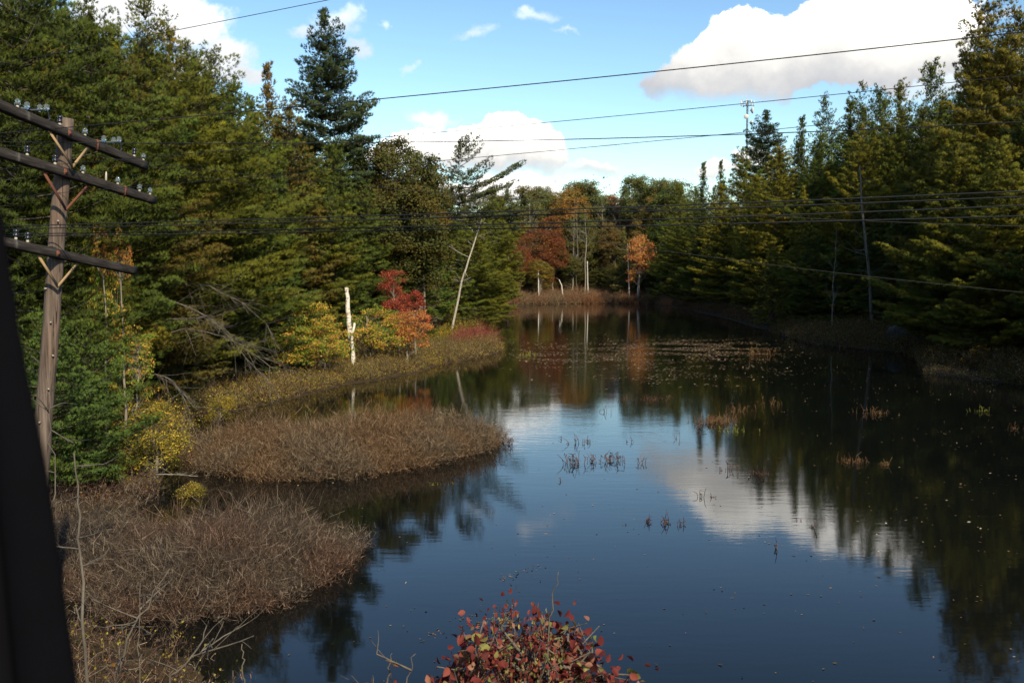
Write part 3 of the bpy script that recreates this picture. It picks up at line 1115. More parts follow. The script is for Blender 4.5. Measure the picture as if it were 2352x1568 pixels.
for i, (w_, q_, h_, lb) in enumerate(und):
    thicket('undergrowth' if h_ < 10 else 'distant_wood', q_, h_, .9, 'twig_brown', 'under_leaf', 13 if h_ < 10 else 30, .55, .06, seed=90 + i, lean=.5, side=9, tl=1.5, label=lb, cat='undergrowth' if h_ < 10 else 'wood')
slope = pl((-2.2, 10.9), (-3.6, 13.2), (-5.2, 15.2), (-7.6, 16.8), (-11, 17), (-11, 9.0), (-2.2, 9.0))
thicket('tangled_brush', slope, 1.1, 26, 'twig_grey', 'shrub_yellow', 60, .045, .011, seed=26, lean=.75, side=7,
        label='tangled brown brush at the foot of the embankment in the near left corner', cat='brush')
slope2 = pl((1.5, 8.0), (1.2, 10.2), (-2.2, 11.2), (-3.4, 12.4), (-5, 8.4))
thicket('tangled_brush', slope2, .9, 30, 'twig_grey', 'shrub_rust', 60, .04, .009, seed=27, lean=.75, side=6,
        label='loose bare brush at the water edge left of the red bush', cat='brush')
emb = pl((-9, 3.6), (14, 3.6), (14, 8.6), (-9, 8.6))
thicket('embankment_grass', emb, .42, 26, 'twig_brown', 'shrub_rust', 30, .05, .010, seed=28, lean=.5, side=3,
        label='dry grass on the slope of the railway embankment', cat='grass')

# ------------------------------------------------------------------ tree prototypes
PR = {}
PR['near_a'] = make_pine(101, 20, 4.6, .05, 'pine', k=9, nl=.18, nw=.020, dens=2.3, dead=.15, whorl=1.05)
PR['near_b'] = make_pine(102, 22, 4.4, .12, 'plume', k=9, nl=.18, nw=.020, dens=2.3, dead=.3, whorl=1.25, puff=1.15)
PR['mid_a'] = make_pine(103, 22, 4.2, .05, 'pine', k=8, nl=.25, nw=.036, dens=1.25, dead=.3, whorl=1.15, puff=1.05)
PR['mid_b'] = make_pine(104, 22, 3.9, .18, 'pine', k=8, nl=.25, nw=.036, dens=1.25, dead=.6, whorl=1.3, puff=1.1)
PR['mid_c'] = make_pine(105, 20, 3.4, .05, 'cone', k=8, nl=.24, nw=.036, dens=1.3, dead=.2, whorl=1.0, puff=.95)
PR['mid_d'] = make_pine(106, 24, 4.8, .08, 'plume', k=8, nl=.25, nw=.036, dens=1.25, dead=.4, whorl=1.5, puff=1.2)
PR['mid_e'] = make_pine(107, 23, 4.5, .06, 'pine', k=8, nl=.25, nw=.036, dens=1.25, sparse=.10, dead=.4, whorl=1.4, puff=1.15)
PR['emerg'] = make_pine(121, 32, 3.4, .46, 'plume', k=8, nl=.26, nw=.038, dens=1.6, sparse=.12, dead=.2, whorl=.95, flag=.12, puff=1.35)
PR['flag'] = make_pine(109, 25, 4.4, .62, 'pine', k=8, nl=.24, nw=.036, dens=1.2, sparse=.18, flag=.6, dead=.9, whorl=.85, lean=.35, bark='bark_grey', puff=.8)
PR['layer'] = make_pine(110, 24, 6.2, .05, 'pine', k=9, nl=.24, nw=.034, dens=1.6, sparse=.08, dead=.4, whorl=1.7, puff=1.25)
PR['young'] = make_pine(111, 7, 1.7, .06, 'cone', k=9, nl=.16, nw=.032, dens=1.8, dead=.0, whorl=.5, puff=.6)
PR['thin'] = make_pine(112, 22, 3.2, .45, 'pine', k=8, nl=.21, nw=.038, dens=1.2, sparse=.25, dead=1.0, whorl=1.1, bark='bark_grey', puff=.95)
PR['bough'] = make_pine(113, 9, 3.3, .04, 'plume', k=10, nl=.13, nw=.019, dens=3.0, dead=.1, whorl=1.0, puff=.9)
PR['oak'] = make_broad(201, 20, 5.0, .18, 'broadleaf', nclus=380, nleaf=190, size=.20, cr=.78, lobes=7, bark='bark_dark')
PR['round'] = make_broad(202, 20, 4.6, .10, 'broadleaf', nclus=260, nleaf=120, size=.22, cr=.85, lobes=5)
PR['round_b'] = make_broad(203, 20, 4.0, .08, 'broadleaf', nclus=240, nleaf=115, size=.22, cr=.8, lobes=4)
PR['gold'] = make_broad(204, 7, 2.7, .02, 'maple_gold', nclus=200, nleaf=80, size=.11, cr=.36, lobes=8, flat=.35, gap=.1)
PR['gold_b'] = make_broad(205, 5, 2.4, .02, 'maple_gold', nclus=120, nleaf=95, size=.10, cr=.40, lobes=4, flat=.4, gap=.1)
PR['red'] = make_broad(206, 8, 1.7, .25, 'maple_red', nclus=95, nleaf=100, size=.10, cr=.40, lobes=6, gap=.2, flat=.5)
PR['orange'] = make_broad(207, 4, 1.5, .02, 'maple_orange', nclus=80, nleaf=85, size=.10, cr=.36, lobes=4, flat=.4)
PR['rust'] = make_broad(208, 15, 4.0, .03, 'maple_rust', nclus=230, nleaf=110, size=.20, cr=.8, lobes=6, gap=.1)
PR['sprig'] = make_broad(209, 9, 1.9, .35, 'maple_gold', nclus=120, nleaf=42, size=.13, cr=.34, lobes=6, flat=.4, gap=.25)
PR['sprig_o'] = make_broad(210, 4, .8, .25, 'maple_orange', nclus=36, nleaf=34, size=.12, cr=.24, lobes=5, flat=.9)
PR['sprig_t'] = make_broad(212, 9, 1.0, .74, 'sprig_leaf', nclus=44, nleaf=26, size=.10, cr=.22, lobes=5, flat=.9)
PR['bush_y'] = make_broad(211, 2.6, 1.3, .02, 'shrub_yellow', nclus=110, nleaf=50, size=.075, cr=.28, lobes=5, flat=.5, gap=.1)
PR['bare_a'] = make_bare(301, 16, 4, .13, .8, nb=18, cb=.35)
PR['bare_b'] = make_bare(302, 20, 4, .20, .9, nb=12, cb=.45, bark='bark_pale', blen=.28)
PR['bare_c'] = make_bare(304, 20, 4, .22, .9, nb=12, cb=.45, bark='bark_grey', blen=.28)
PR['bare_thin'] = make_bare(303, 12, 3, .07, .9, nb=16, cb=.25, bark='bark_grey', blen=.22)


LEAFNAME = {}


def tree(kind, px, Y, top, label, cat='pine tree', name='pine_tree', tint=(.07, .085, .022), w=1.0, rz=None, group=None, tilt=0.0, H=None):
    wood, crown, H0 = PR[kind]
    if px < 1160 and 45 < Y < 170:
        Y *= float(np.interp(px, [400, 560, 700, 1000, 1050, 1150], [1, .88, .80, .80, .82, .84]))
    if max(tint) < .149 and cat != 'pine tree!' and tint not in (OL, DK, GR, BL):
        tint = tuple(c * 1.35 for c in tint)
    p = at(px, 632, Y)
    z = gz(p.x, p.y)
    if H is None:
        H = at(px, top, Y).z - z
    s = H / H0
    r = bpy.data.objects.new(name, None)
    col.objects.link(r)
    r.location = (p.x, p.y, z - .05)
    r.rotation_euler = (0, tilt, rnd.uniform(0, 6.28) if rz is None else rz)
    r.scale = (s * w, s * w, s)
    tag(r, label, cat, group)
    obj('trunk', wood, r)
    if crown:
        c = obj('crown', crown, r)
        c.color = (*tint, 1)
    return r


rnd = random.Random(5)
OL = (.140, .160, .026)     # olive
DK = (.072, .100, .018)     # dark pine green
GR = (.098, .138, .027)     # fresh pine green
BL = (.085, .13, .032)     # bluish pine green
BR = (.17, .125, .035)     # browning needles
YG = (.20, .20, .026)     # yellow green

YO = (.21, .205, .026)
LB = 'pines of the left wood'
RB = 'pines of the right wood'
# --- left wood, trees that stand out
tree('near_a', 40, 31, -160, 'huge dark pine whose top leaves the frame in the upper left corner', tint=DK, w=1.15)
tree('near_b', 215, 37, -40, 'tall pine with forked upright plumes just left of the steep bright cloud gap', tint=GR, w=1.0, rz=.6)
tree('near_b', 130, 41, -70, 'dark pine behind the pole with its tip at the frame top', tint=DK, w=1.1, rz=2.6)
tree('near_a', 352, 44, 2, 'broad olive pine with candle tips touching the upper frame edge', tint=OL, w=1.25, rz=1.9)
tree('near_a', 290, 40, 150, 'brown tinged pine right behind the pole top insulators', tint=(.10, .085, .022), w=1.25, rz=4.0)
tree('near_b', 440, 50, 95, 'olive pine with long boughs sweeping down right of the wire', tint=OL, w=1.25, rz=3.3)
tree('near_a', 490, 57, 128, 'green pine second in the line that steps down from the tall left group', tint=GR, w=1.1, rz=5.0)
tree('mid_a', 545, 64, 195, 'pine at the lower end of the stepping left skyline', tint=GR, w=1.1, rz=.4)
tree('mid_c', 620, 78, 150, 'narrow pine with browning needles left of the tall lone pine', tint=BR, w=.95, rz=2.0)
tree('mid_a', 585, 70, 235, 'green pine tucked below the browning narrow pine', tint=GR, w=1.05, rz=1.2)
tree('mid_a', 665, 80, 245, 'pine with reddish brown needles at the foot of the tall lone pine', tint=(.11, .095, .025), w=1.1, rz=3.0)
tree('emerg', 748, 96, 28, 'tall lone pine rising above the left wood with irregular wind combed crown', tint=(.042, .066, .034), w=1.05, rz=.5)
tree('mid_e', 808, 100, 225, 'shorter pine leaning on the right side of the tall lone pine', tint=DK, w=.9, rz=1.0)
tree('mid_d', 700, 84, 330, 'sunlit pine in front of the tall lone pine, olive boughs', tint=OL, w=1.1, rz=2.2)
tree('mid_a', 770, 88, 330, 'sunlit green pine standing between the lone pine and the oak', tint=GR, w=1.15, rz=5.2)
tree('mid_c', 640, 76, 330, 'dense bluish pine in the middle of the left wood above the gold maple', tint=BL, w=1.2, rz=1.3)
tree('mid_d', 560, 66, 300, 'wide olive pine at the centre of the left wood', tint=OL, w=1.15, rz=.9)
tree('mid_e', 840, 92, 420, 'mid height pine directly left of the oak crown', tint=GR, w=1.15, rz=4.4)
tree('oak', 893, 99, 298, 'rounded oak with dark green and bronze leaves on the left skyline', 'oak tree', 'oak_tree', (.050, .056, .016), w=1.12, rz=.7)
tree('round_b', 960, 108, 345, 'smaller bronze green oak beside the rounded oak', 'oak tree', 'oak_tree', (.066, .062, .018), w=.85, rz=2.7)
tree('mid_a', 1000, 122, 385, 'pine behind the oak, its tip just left of the windswept pine', tint=OL, w=.95, rz=.3)
tree('flag', 1040, 116, 328, 'windswept pine with a long bare trunk and boughs streaming to the right', tint=(.062, .080, .032), w=1.1, rz=.1)
tree('mid_e', 1092, 132, 428, 'spreading olive pine right behind the leaning white birch', tint=OL, w=1.2, rz=.7)
tree('mid_d', 1135, 150, 440, 'pine at the right end of the left wood next to the far red maple', tint=OL, w=1.0, rz=1.7)
tree('mid_c', 1012, 150, 480, 'low dark green pine between the two bare leaning trunks and the oak', tint=DK, w=1.1, rz=1.5)
tree('mid_c', 950, 100, 520, 'dark low pine behind the red maple on the left shore', tint=DK, w=1.1, rz=3.9)
tree('thin', 968, 108, 430, 'slim pine with a bare lower trunk between the red maple and windswept pine', tint=DK, w=.7, rz=1)
tree('thin', 1003, 112, 455, 'second slim bare stemmed pine, just left of the windswept pine', tint=GR, w=.6, rz=2)
tree('mid_d', 1105, 138, 560, 'low spreading pine with flat olive boughs at the end of the left shore', tint=OL, w=1.4, rz=2.5)
tree('young', 905, 96, 600, 'small green pine behind the red maple crown', tint=GR, w=1.1, rz=1)
tree('near_b', 395, 46, 420, 'low olive pine with bare silvery lower limbs right of the lowest crossarm', tint=(.10, .095, .022), w=1.3, rz=2.4)
tree('near_b', 320, 42, 560, 'squat olive pine with layered boughs just right of the pole', tint=(.105, .098, .022), w=1.5, rz=.2)
tree('bough', 190, 27, 745, 'near green pine with soft drooping boughs beside the pole foot', tint=(.10, .165, .04), w=.95, rz=1.1)
tree('bough', 90, 25, 720, 'near green pine mostly hidden by the pole and window post', tint=(.10, .165, .04), w=1.0, rz=3.7)
tree('mid_e', 520, 60, 400, 'olive pine with ragged lower boughs left of the gold maple', tint=GR, w=1.2, rz=4.7)
tree('mid_a', 470, 54, 480, 'low green pine with twiggy dead limbs above the yellow shrubs', tint=BL, w=1.2, rz=5.5)
tree('bough', 600, 64, 655, 'low bluish green pine bough mass left of the gold maple', tint=BL, w=1.3, rz=.5)
tree('bough', 395, 40, 820, 'small olive pine above the yellow shrubs behind the farther mound', tint=(.085, .09, .025), w=.8, rz=4.5)
tree('mid_b', 742, 86, 400, 'pine with a thick bare lower trunk above the gold maple', tint=GR, w=1.1, rz=4.9)
tree('thin', 768, 84, 425, 'slender pine with a pale straight trunk behind the birch stub', tint=GR, w=.7, rz=.9)

# --- left wood, rows behind
LEDGE = ([-150, 0, 150, 300, 450, 560, 700, 900, 1030, 1150, 1200], [24, 28, 31, 40, 51, 63, 81, 94, 113, 142, 200])
REDGE = ([1480, 1550, 1650, 1750, 1850, 1975, 2080, 2150, 2250, 2352, 2500], [236, 195, 152, 120, 105, 98, 90, 80, 72, 67, 60])
SKY = ([-200, 0, 100, 200, 260, 350, 430, 470, 550, 580, 620, 660, 700, 745, 800, 850, 900, 960, 1000, 1060, 1100, 1140, 1190, 1230, 1290, 1360, 1390, 1440, 1460, 1560, 1610, 1660, 1720, 1755, 1800, 1835, 1885, 1930, 1975, 2050, 2090, 2130, 2160, 2200, 2255, 2352, 2600],
       [-200, -100, -60, 0, 40, 30, 80, 120, 195, 215, 200, 250, 290, 300, 300, 310, 310, 340, 380, 410, 430, 440, 430, 430, 420, 425, 445, 445, 415, 405, 385, 378, 372, 350, 330, 310, 290, 265, 240, 220, 215, 200, 190, 150, 90, 80, 0])
ORD = ['first', 'second', 'third', 'fourth', 'fifth', 'sixth', 'seventh', 'eighth', 'ninth', 'tenth', 'eleventh', 'twelfth', 'thirteenth', 'fourteenth', 'fifteenth',
       'sixteenth', 'seventeenth', 'eighteenth', 'nineteenth', 'twentieth', 'twenty first', 'twenty second', 'twenty third', 'twenty fourth']
TINTS = [('olive', OL), ('dark green', DK), ('green', GR), ('bluish green', BL), ('yellowish green', YG)]


def row(rowname, x0, x1, step, edge, dy, drop, kinds, where, start, grp, seed, tints=TINTS):
    r = random.Random(seed)
    x = x0
    i = 0
    while x < x1:
        px = x + r.uniform(-.25, .25) * step
        Y = float(np.interp(px, *edge)) + dy * r.uniform(.8, 1.2)
        top = float(np.interp(px, *SKY)) + r.uniform(*drop)
        nm, tc = tints[r.randrange(len(tints))]
        k = kinds[r.randrange(len(kinds))]
        tc = tuple(c * r.uniform(.85, 1.15) for c in tc)
        tree(k, px, Y, top, f'{nm} pine, {ORD[i]} {start} in {rowname} row of the {where}', tint=tc, w=r.uniform(.9, 1.2), group=grp)
        x += step
        i += 1


row('front', 20, 560, 62, LEDGE, 6, (160, 420), ['near_a', 'near_b'], 'left wood', 'from the window post', LB, 1)
row('front', 600, 1150, 55, LEDGE, 9, (140, 300), ['mid_a', 'mid_b', 'mid_d', 'mid_e'], 'left wood', 'after the gold maple', LB, 2)
row('middle', 0, 1150, 55, LEDGE, 12, (30, 130), ['mid_a', 'mid_b', 'mid_c', 'mid_d', 'mid_e'], 'left wood', 'from the window post', LB, 3)
row('back', -40, 1130, 62, LEDGE, 24, (12, 70), ['mid_a', 'mid_b', 'mid_c', 'mid_e'], 'left wood', 'from the window post', LB, 4)

# --- far end of the pond
def far(kind, px, Y, top, label, cat='oak tree', name='oak_tree', tint=(.062, .070, .026), w=1.0, rz=None):
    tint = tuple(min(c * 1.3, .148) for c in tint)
    return tree(kind, px, Y, top, label, cat, name, tint, w, rz)


PT = ('pine tree', 'pine_tree')
far('mid_a', 1165, 245, 438, 'distant pine at the left end of the far skyline', *PT, tint=(.07, .082, .03))
far('mid_a', 1130, 235, 432, 'distant pine peeping over the end of the left wood', *PT, tint=DK)
far('mid_c', 1200, 240, 432, 'distant pointed pine between the left wood and the first far oak', *PT, tint=DK, w=1.2)
far('round', 1228, 238, 424, 'dark green tree, first broad crown on the far skyline')
far('round_b', 1262, 244, 428, 'bronze tinged tree beside the first broad far crown', tint=(.095, .075, .022))
far('round_b', 1300, 236, 412, 'far tree with amber leaves behind the two white birches', tint=(.12, .075, .02))
far('round', 1350, 242, 414, 'wide dark green crown, highest at the centre of the far skyline', tint=(.055, .072, .028), w=1.1)
far('round_b', 1280, 250, 440, 'green far tree half hidden behind the amber one', tint=(.06, .07, .022))
far('round', 1385, 248, 445, 'low reddish brown far crown in the dip of the skyline', 'maple tree', 'maple_tree', (.13, .075, .045))
far('bare_a', 1395, 236, 450, 'thinning reddish bare tree in the dip of the far skyline', 'bare tree', 'bare_tree')
far('bare_a', 1425, 240, 452, 'leafless greyish tree right of the reddish far crown', 'bare tree', 'bare_tree')
far('bare_a', 1218, 228, 462, 'leafless grey tree in front of the first broad far crown', 'bare tree', 'bare_tree')
far('round_b', 1440, 246, 440, 'brownish far crown left of the twin green crowns', 'maple tree', 'maple_tree', (.10, .065, .035))
far('round', 1470, 236, 402, 'left one of twin green crowns right of the skyline dip', tint=(.05, .07, .026), w=.9)
far('round', 1515, 232, 410, 'right one of twin green crowns right of the skyline dip', tint=(.058, .068, .022), w=.95)
far('round_b', 1545, 222, 402, 'dense dark crown where the far wood meets the right wood', tint=(.042, .06, .02))
far('round', 1500, 226, 450, 'olive brown tree below the twin green crowns', tint=(.085, .07, .02))
far('round_b', 1330, 232, 470, 'shadowy green tree behind the pale dead snag', tint=(.05, .058, .018))
far('round_b', 1405, 232, 500, 'brown green tree right of the pale dead snag', tint=(.07, .058, .022))
far('rust', 1240, 222, 500, 'rust red maple, the largest red crown at the far end', 'maple tree', 'maple_tree', w=1.1)
far('rust', 1195, 216, 545, 'narrow rust red maple left of the largest red crown', 'maple tree', 'maple_tree', w=.75)
far('rust', 1272, 224, 520, 'rust red maple on the right shoulder of the largest red crown', 'maple tree', 'maple_tree', w=.85)
far('mid_a', 1165, 205, 520, 'low olive pine left of the far rust red maples', *PT, tint=OL, w=1.2)
far('round_b', 1240, 214, 590, 'olive gold bush like tree below the rust red maple', 'maple tree', 'maple_tree', (.10, .085, .018), w=1.6)
far('round_b', 1310, 224, 575, 'dark shrubby tree right below the rust red maples', tint=(.05, .055, .018), w=1.4)
far('round_b', 1375, 228, 610, 'low dark olive tree behind the far sedge', tint=(.04, .048, .015), w=1.8)
far('mid_c', 1432, 218, 520, 'pale olive layered pine at the far shore', *PT, tint=(.13, .13, .04), w=1.1)
far('mid_d', 1410, 224, 600, 'small pale olive pine left of the layered one at the far shore', *PT, tint=(.13, .125, .035), w=1.3)
far('orange', 1468, 212, 535, 'orange red maple at the right end of the far shore', 'maple tree', 'maple_tree', w=.62)
far('round_b', 1345, 250, 455, 'green tree filling behind the centre of the far wood', tint=(.05, .062, .02))
far('mid_a', 1490, 222, 520, 'dark pine right behind the orange red far maple', *PT, tint=DK, w=1.1)
far('bare_c', 1345, 222, 478, 'pale dead snag with raised limbs at the centre of the far shore', 'dead tree', 'dead_tree', w=.85)
far('bare_thin', 1316, 226, 455, 'left white birch stem of the close pair in the far wood', 'birch tree', 'birch_tree', w=.7)
far('bare_thin', 1326, 226, 452, 'right white birch stem of the close pair in the far wood', 'birch tree', 'birch_tree', w=.7)
for px, Y, t, lb in [(1155, 262, 446, 'leftmost'), (1245, 268, 440, 'second from left'), (1330, 268, 435, 'third from left'), (1375, 270, 452, 'fourth from left'), (1440, 265, 455, 'fifth from left'), (1500, 262, 430, 'rightmost')]:
    far('round', px, Y, t, f'hazy green tree in the rearmost far row, {lb} of the row', tint=(.055, .068, .03), w=1.2)
for px, Y, t, lb in [(1170, 222, 600, 'leftmost'), (1215, 224, 612, 'second'), (1285, 228, 608, 'third'), (1340, 232, 618, 'fourth'), (1400, 232, 605, 'fifth'), (1450, 222, 600, 'sixth'), (1490, 215, 590, 'rightmost')]:
    far('round_b', px, Y, t, f'low dark thicket tree above the far sedge, {lb} in the line', 'small tree', 'small_tree', tint=(.045, .05, .016), w=2.2)

# --- right wood
tree('mid_c', 1612, 168, 376, 'slim pine with spiky tip where the right wood begins to rise', tint=DK, w=.9, rz=1)
tree('mid_c', 1652, 164, 372, 'spiky pine tip directly left of the mast', tint=DK, w=.8, rz=2)
tree('emerg', 1757, 180, 256, 'dark irregular pine standing clear beside the antenna mast', tint=(.036, .056, .024), w=1.25, rz=3.4)
tree('mid_e', 1700, 150, 345, 'ragged pine below the antenna mast', tint=OL, w=1.0, rz=1.0)
tree('mid_c', 1835, 135, 272, 'slim pine tip right of the dark irregular pine', tint=DK, w=.9, rz=.3)
tree('mid_e', 1887, 128, 224, 'pine with open feathery tip, fourth peak right of the mast', tint=BL, w=.85, rz=2.3)
tree('thin', 1975, 118, 188, 'slender pine with a thin high tip left of the twin tips', tint=GR, w=.9, rz=.7)
tree('mid_c', 1945, 116, 235, 'dark green pine left under the slender high tip', tint=DK, w=1.1, rz=3.3)
tree('mid_a', 2008, 112, 212, 'left one of the twin tips in the upper right skyline', tint=GR, w=.85, rz=2)
tree('mid_a', 2055, 106, 200, 'right one of the twin tips in the upper right skyline', tint=OL, w=.9, rz=4)
tree('mid_a', 2130, 96, 152, 'full green pine left of the huge right pine', tint=GR, w=1.0, rz=5)
tree('layer', 2250, 84, 2, 'huge pine at the right with dark outlying boughs and its top near the frame edge', tint=(.17, .155, .025), w=.95, rz=2.0)
tree('layer', 2325, 78, 20, 'broad yellow green pine at the upper right corner', tint=(.20, .18, .028), w=1.05, rz=4.0)
tree('layer', 2190, 72, 310, 'wide layered pine with sunlit plates of needles near the right edge', tint=(.17, .185, .03), w=1.15, rz=.3)
tree('layer', 2295, 64, 330, 'low wide pine with yellow green plates overhanging the right shore', tint=(.19, .20, .03), w=1.2, rz=2.9)
tree('bough', 2130, 82, 640, 'small yellow green pine leaning out by the boulder', tint=(.19, .20, .03), w=1.0, rz=1.9)
tree('bough', 2235, 66, 660, 'lowest yellow green bough mass above the tan grass', tint=(.19, .20, .03), w=1.25, rz=.9)
tree('mid_a', 1782, 122, 345, 'dense sunlit olive pine, the fullest crown in the middle of the right wood', tint=YO, w=1.35, rz=3)
tree('mid_a', 1735, 128, 410, 'sunlit pine on the left flank of the fullest right crown', tint=YO, w=1.2, rz=1)
tree('mid_c', 1840, 112, 430, 'sunlit pine on the right flank of the fullest right crown', tint=YO, w=1.1, rz=2)
tree('mid_d', 1968, 103, 292, 'layered pine with a pale trunk showing through its boughs', tint=YO, w=.95, rz=1.4, tilt=-.03)
tree('young', 1775, 108, 572, 'young pointed pine in front of the right wood', tint=(.19, .19, .03), w=1.15, rz=1)
tree('mid_d', 1860, 104, 520, 'low dark green pine left of the bare sapling', tint=GR, w=1.2, rz=.2)
tree('bare_thin', 1912, 96, 520, 'bare grey sapling with fine limbs on the right shore', 'bare tree', 'bare_tree', w=.9, rz=2.5)
tree('mid_a', 1560, 190, 430, 'full pine at the left end of the right wood', tint=OL, w=1.1, rz=.3)
tree('mid_d', 1600, 176, 440, 'olive pine behind the dark far right shore', tint=OL, w=1.2, rz=3)
tree('mid_a', 1655, 150, 430, 'broad olive pine midway along the right shore', tint=YO, w=1.3, rz=1)
tree('mid_e', 1530, 206, 500, 'pine beside the orange red maple of the far shore', tint=GR, w=1.2, rz=4)
row('front', 1560, 2400, 55, REDGE, 3, (230, 330), ['mid_a', 'mid_b', 'mid_d', 'mid_e', 'layer'], 'right wood', 'from the far shore', RB, 11)
row('middle', 1560, 2420, 50, REDGE, 14, (60, 160), ['mid_a', 'mid_b', 'mid_d', 'mid_e'], 'right wood', 'from the far shore', RB, 12)
row('back', 1560, 2420, 46, REDGE, 28, (12, 50), ['mid_a', 'mid_b', 'mid_c', 'mid_e'], 'right wood', 'from the far shore', RB, 13)
for i, (px, Y, t) in enumerate([(2490, 68, -30), (2620, 62, -80), (2760, 58, -60), (2600, 51, 270), (2720, 46, 260), (2490, 57, 300)]):  # low ones: unseen pines added to shade the right shore; tall ones give the reflection
    tree(['mid_d', 'mid_a', 'layer'][i % 3], px, Y, t, 'unseen pine past the right edge, mirrored in the water, low ones added for shade', tint=DK, w=1.1, group='pines past the right edge')

row('rear', 1560, 2420, 40, REDGE, 40, (35, 90), ['mid_a', 'mid_b', 'mid_c', 'mid_d'], 'right wood', 'from the far shore', RB, 15)
row('rear', 200, 1130, 48, LEDGE, 40, (40, 100), ['mid_a', 'mid_b', 'mid_d'], 'left wood', 'from the window post', LB, 16)

# --- coloured small trees of the left shore
MT = ('maple tree', 'maple_tree')
tree('gold', 712, 71, 668, 'gold and green maple left of the birch stub', *MT, w=1.3, rz=1)
tree('gold_b', 668, 67, 738, 'low gold and orange maple at the left foot of the gold green one', *MT, w=1.6, rz=2)
tree('gold_b', 748, 70, 742, 'small yellow maple touching the birch stub', *MT, w=.8, rz=4)
tree('gold_b', 858, 79, 698, 'gold maple between the birch stub and the red maple', *MT, w=1.3, rz=3)
tree('red', 912, 84, 606, 'crimson maple with a narrow crown on the left shore', *MT, w=.9, rz=1)
tree('orange', 938, 80, 705, 'bright orange maple glowing at the foot of the crimson one', *MT, w=.95, rz=1)
tree('red', 955, 84, 655, 'small dark crimson maple on the right of the bright orange one', *MT, w=.9, rz=3)
tree('sprig_t', 286, 30.5, 500, 'orange topped maple sprig, right one above the lowest crossarm', *MT, w=.42, rz=2)
tree('sprig_t', 238, 30.5, 488, 'orange topped maple sprig, left one above the lowest crossarm', *MT, w=.42, rz=1)
tree('gold', 262, 31.5, 560, 'gold and green maple under the two orange sprigs', *MT, w=.30, rz=1)
tree('sprig', 300, 31, 748, 'gold maple sapling below the end of the lowest crossarm', *MT, w=.75, rz=3)
tree('bush_y', 300, 31, 915, 'yellow green bush at the foot of the near pine boughs', 'bush', 'bush', w=1.1)
tree('bush_y', 500, 41, 905, 'yellow bush at the channel behind the farther mound', 'bush', 'bush', w=.8)
tree('bush_y', 350, 29, 985, 'low yellow bush left of the farther mound', 'bush', 'bush', w=1.1)
tree('bush_y', 432, 27, 1020, 'small bright green bush at the left end of the farther mound', 'bush', 'bush', w=.8, H=1.1)

# --- dead and leaning stems
def stem(name, label, cat, pts, rad, mat, limbs=0, seed=1, llen=.8, sides=9, group=None, stubs=True):
    rng = np.random.default_rng(seed)
    pts = np.array([list(p) for p in pts], float)
    base = pts[0].copy()
    # smooth the line a little
    n = 14
    t = np.linspace(0, 1, len(pts))
    u = np.linspace(0, 1, n)
    P_ = np.stack([np.interp(u, t, pts[:, c]) for c in range(3)], 1) - base
    ln = np.linalg.norm(P_[-1])
    P_[1:-1] += rng.normal(size=(n - 2, 3)) * ln * (.0012 if ln > 8 else .004)
    R_ = np.interp(u, t, rad)
    r = bpy.data.objects.new(name, None)
    col.objects.link(r)
    r.location = base
    a = Acc().tube(P_, R_, sides)
    tag(r, label, cat, group)
    if limbs:
        A = []
        for i in range(limbs):
            q = rng.uniform(.25, .97)
            p = np.array([np.interp(q, u, P_[:, c]) for c in range(3)])
            az = rng.uniform(0, 6.28)
            d = norm(np.array([math.cos(az), math.sin(az), rng.uniform(-.1, .6)]))
            rec(rng, A, p, d, llen * rng.uniform(.4, 1.2), max(.008, np.interp(q, u, R_) * .35), 1, .05, .3)
        a.prisms(np.array([x[0] for x in A]), np.array([x[1] for x in A]), np.array([x[2] for x in A]), np.array([x[3] for x in A]))
    obj('trunk', a.mesh(name + '_trunk', MAT[mat]), r)
    return r


def gp(px, Y):
    p = at(px, 632, Y)
    return Vector((p.x, p.y, gz(p.x, p.y) - .1))


stem('leaning_birch', 'tall dead birch leaning to the right, white against the olive pines', 'dead birch', [gp(1033, 93), at(1062, 640, 93.5), at(1085, 570, 94), at(1116, 474, 95)], [.12, .10, .07, .02], 'bark_light', 12, 41, 2.0)
bs = stem('birch_stub', 'broken white birch stub standing between the gold maples', 'birch stub', [gp(811, 62), at(803, 760, 62), at(799, 710, 62), at(796, 660, 62)], [.17, .16, .145, .11], 'birch', 0, 42)
k = stem('birch_stub', 'short broken birch stub leaning against the taller white one', 'birch stub', [gp(809, 61.6), at(808, 775, 61.6), at(814, 742, 61.8)], [.10, .10, .07], 'birch', 0, 43)
stem('dead_tree', 'short white stub in the sedge, left of centre of the far shore', 'dead stem', [gp(1294, 216), at(1290, 655, 216), at(1284, 642, 216)], [.16, .13, .10], 'bark_pale', 1, 44, 2)
stem('dead_tree', 'white straight stub right of the pale dead snag on the far shore', 'dead stem', [gp(1351, 222), at(1349, 600, 222)], [.14, .10], 'bark_pale', 0, 45)
stem('dead_tree', 'white leaning stub at the right end of the far shore', 'dead stem', [gp(1464, 212), at(1467, 642, 212)], [.2, .14], 'bark_pale', 0, 46)
stem('dead_tree', 'pale stub under the rust red maples of the far shore', 'dead stem', [gp(1238, 212), at(1236, 618, 212)], [.16, .12], 'bark_pale', 0, 47)
stem('dead_tree', 'bare grey trunk under the layered far pine', 'dead stem', [gp(1446, 214), at(1442, 560, 214)], [.15, .09], 'bark_pale', 3, 48, 2)
stem('dead_tree', 'grey trunk under the far olive pine left of the red maples', 'dead stem', [gp(1166, 205), at(1168, 580, 205)], [.16, .10], 'bark_grey', 3, 49, 2)
stem('dead_tree', 'pale bent trunk running up in front of the layered right pine', 'dead stem', [gp(2008, 95), at(1996, 620, 95), at(1982, 500, 96), at(1974, 380, 97)], [.17, .14, .11, .06], 'bark_mid', 16, 50, 2.0)
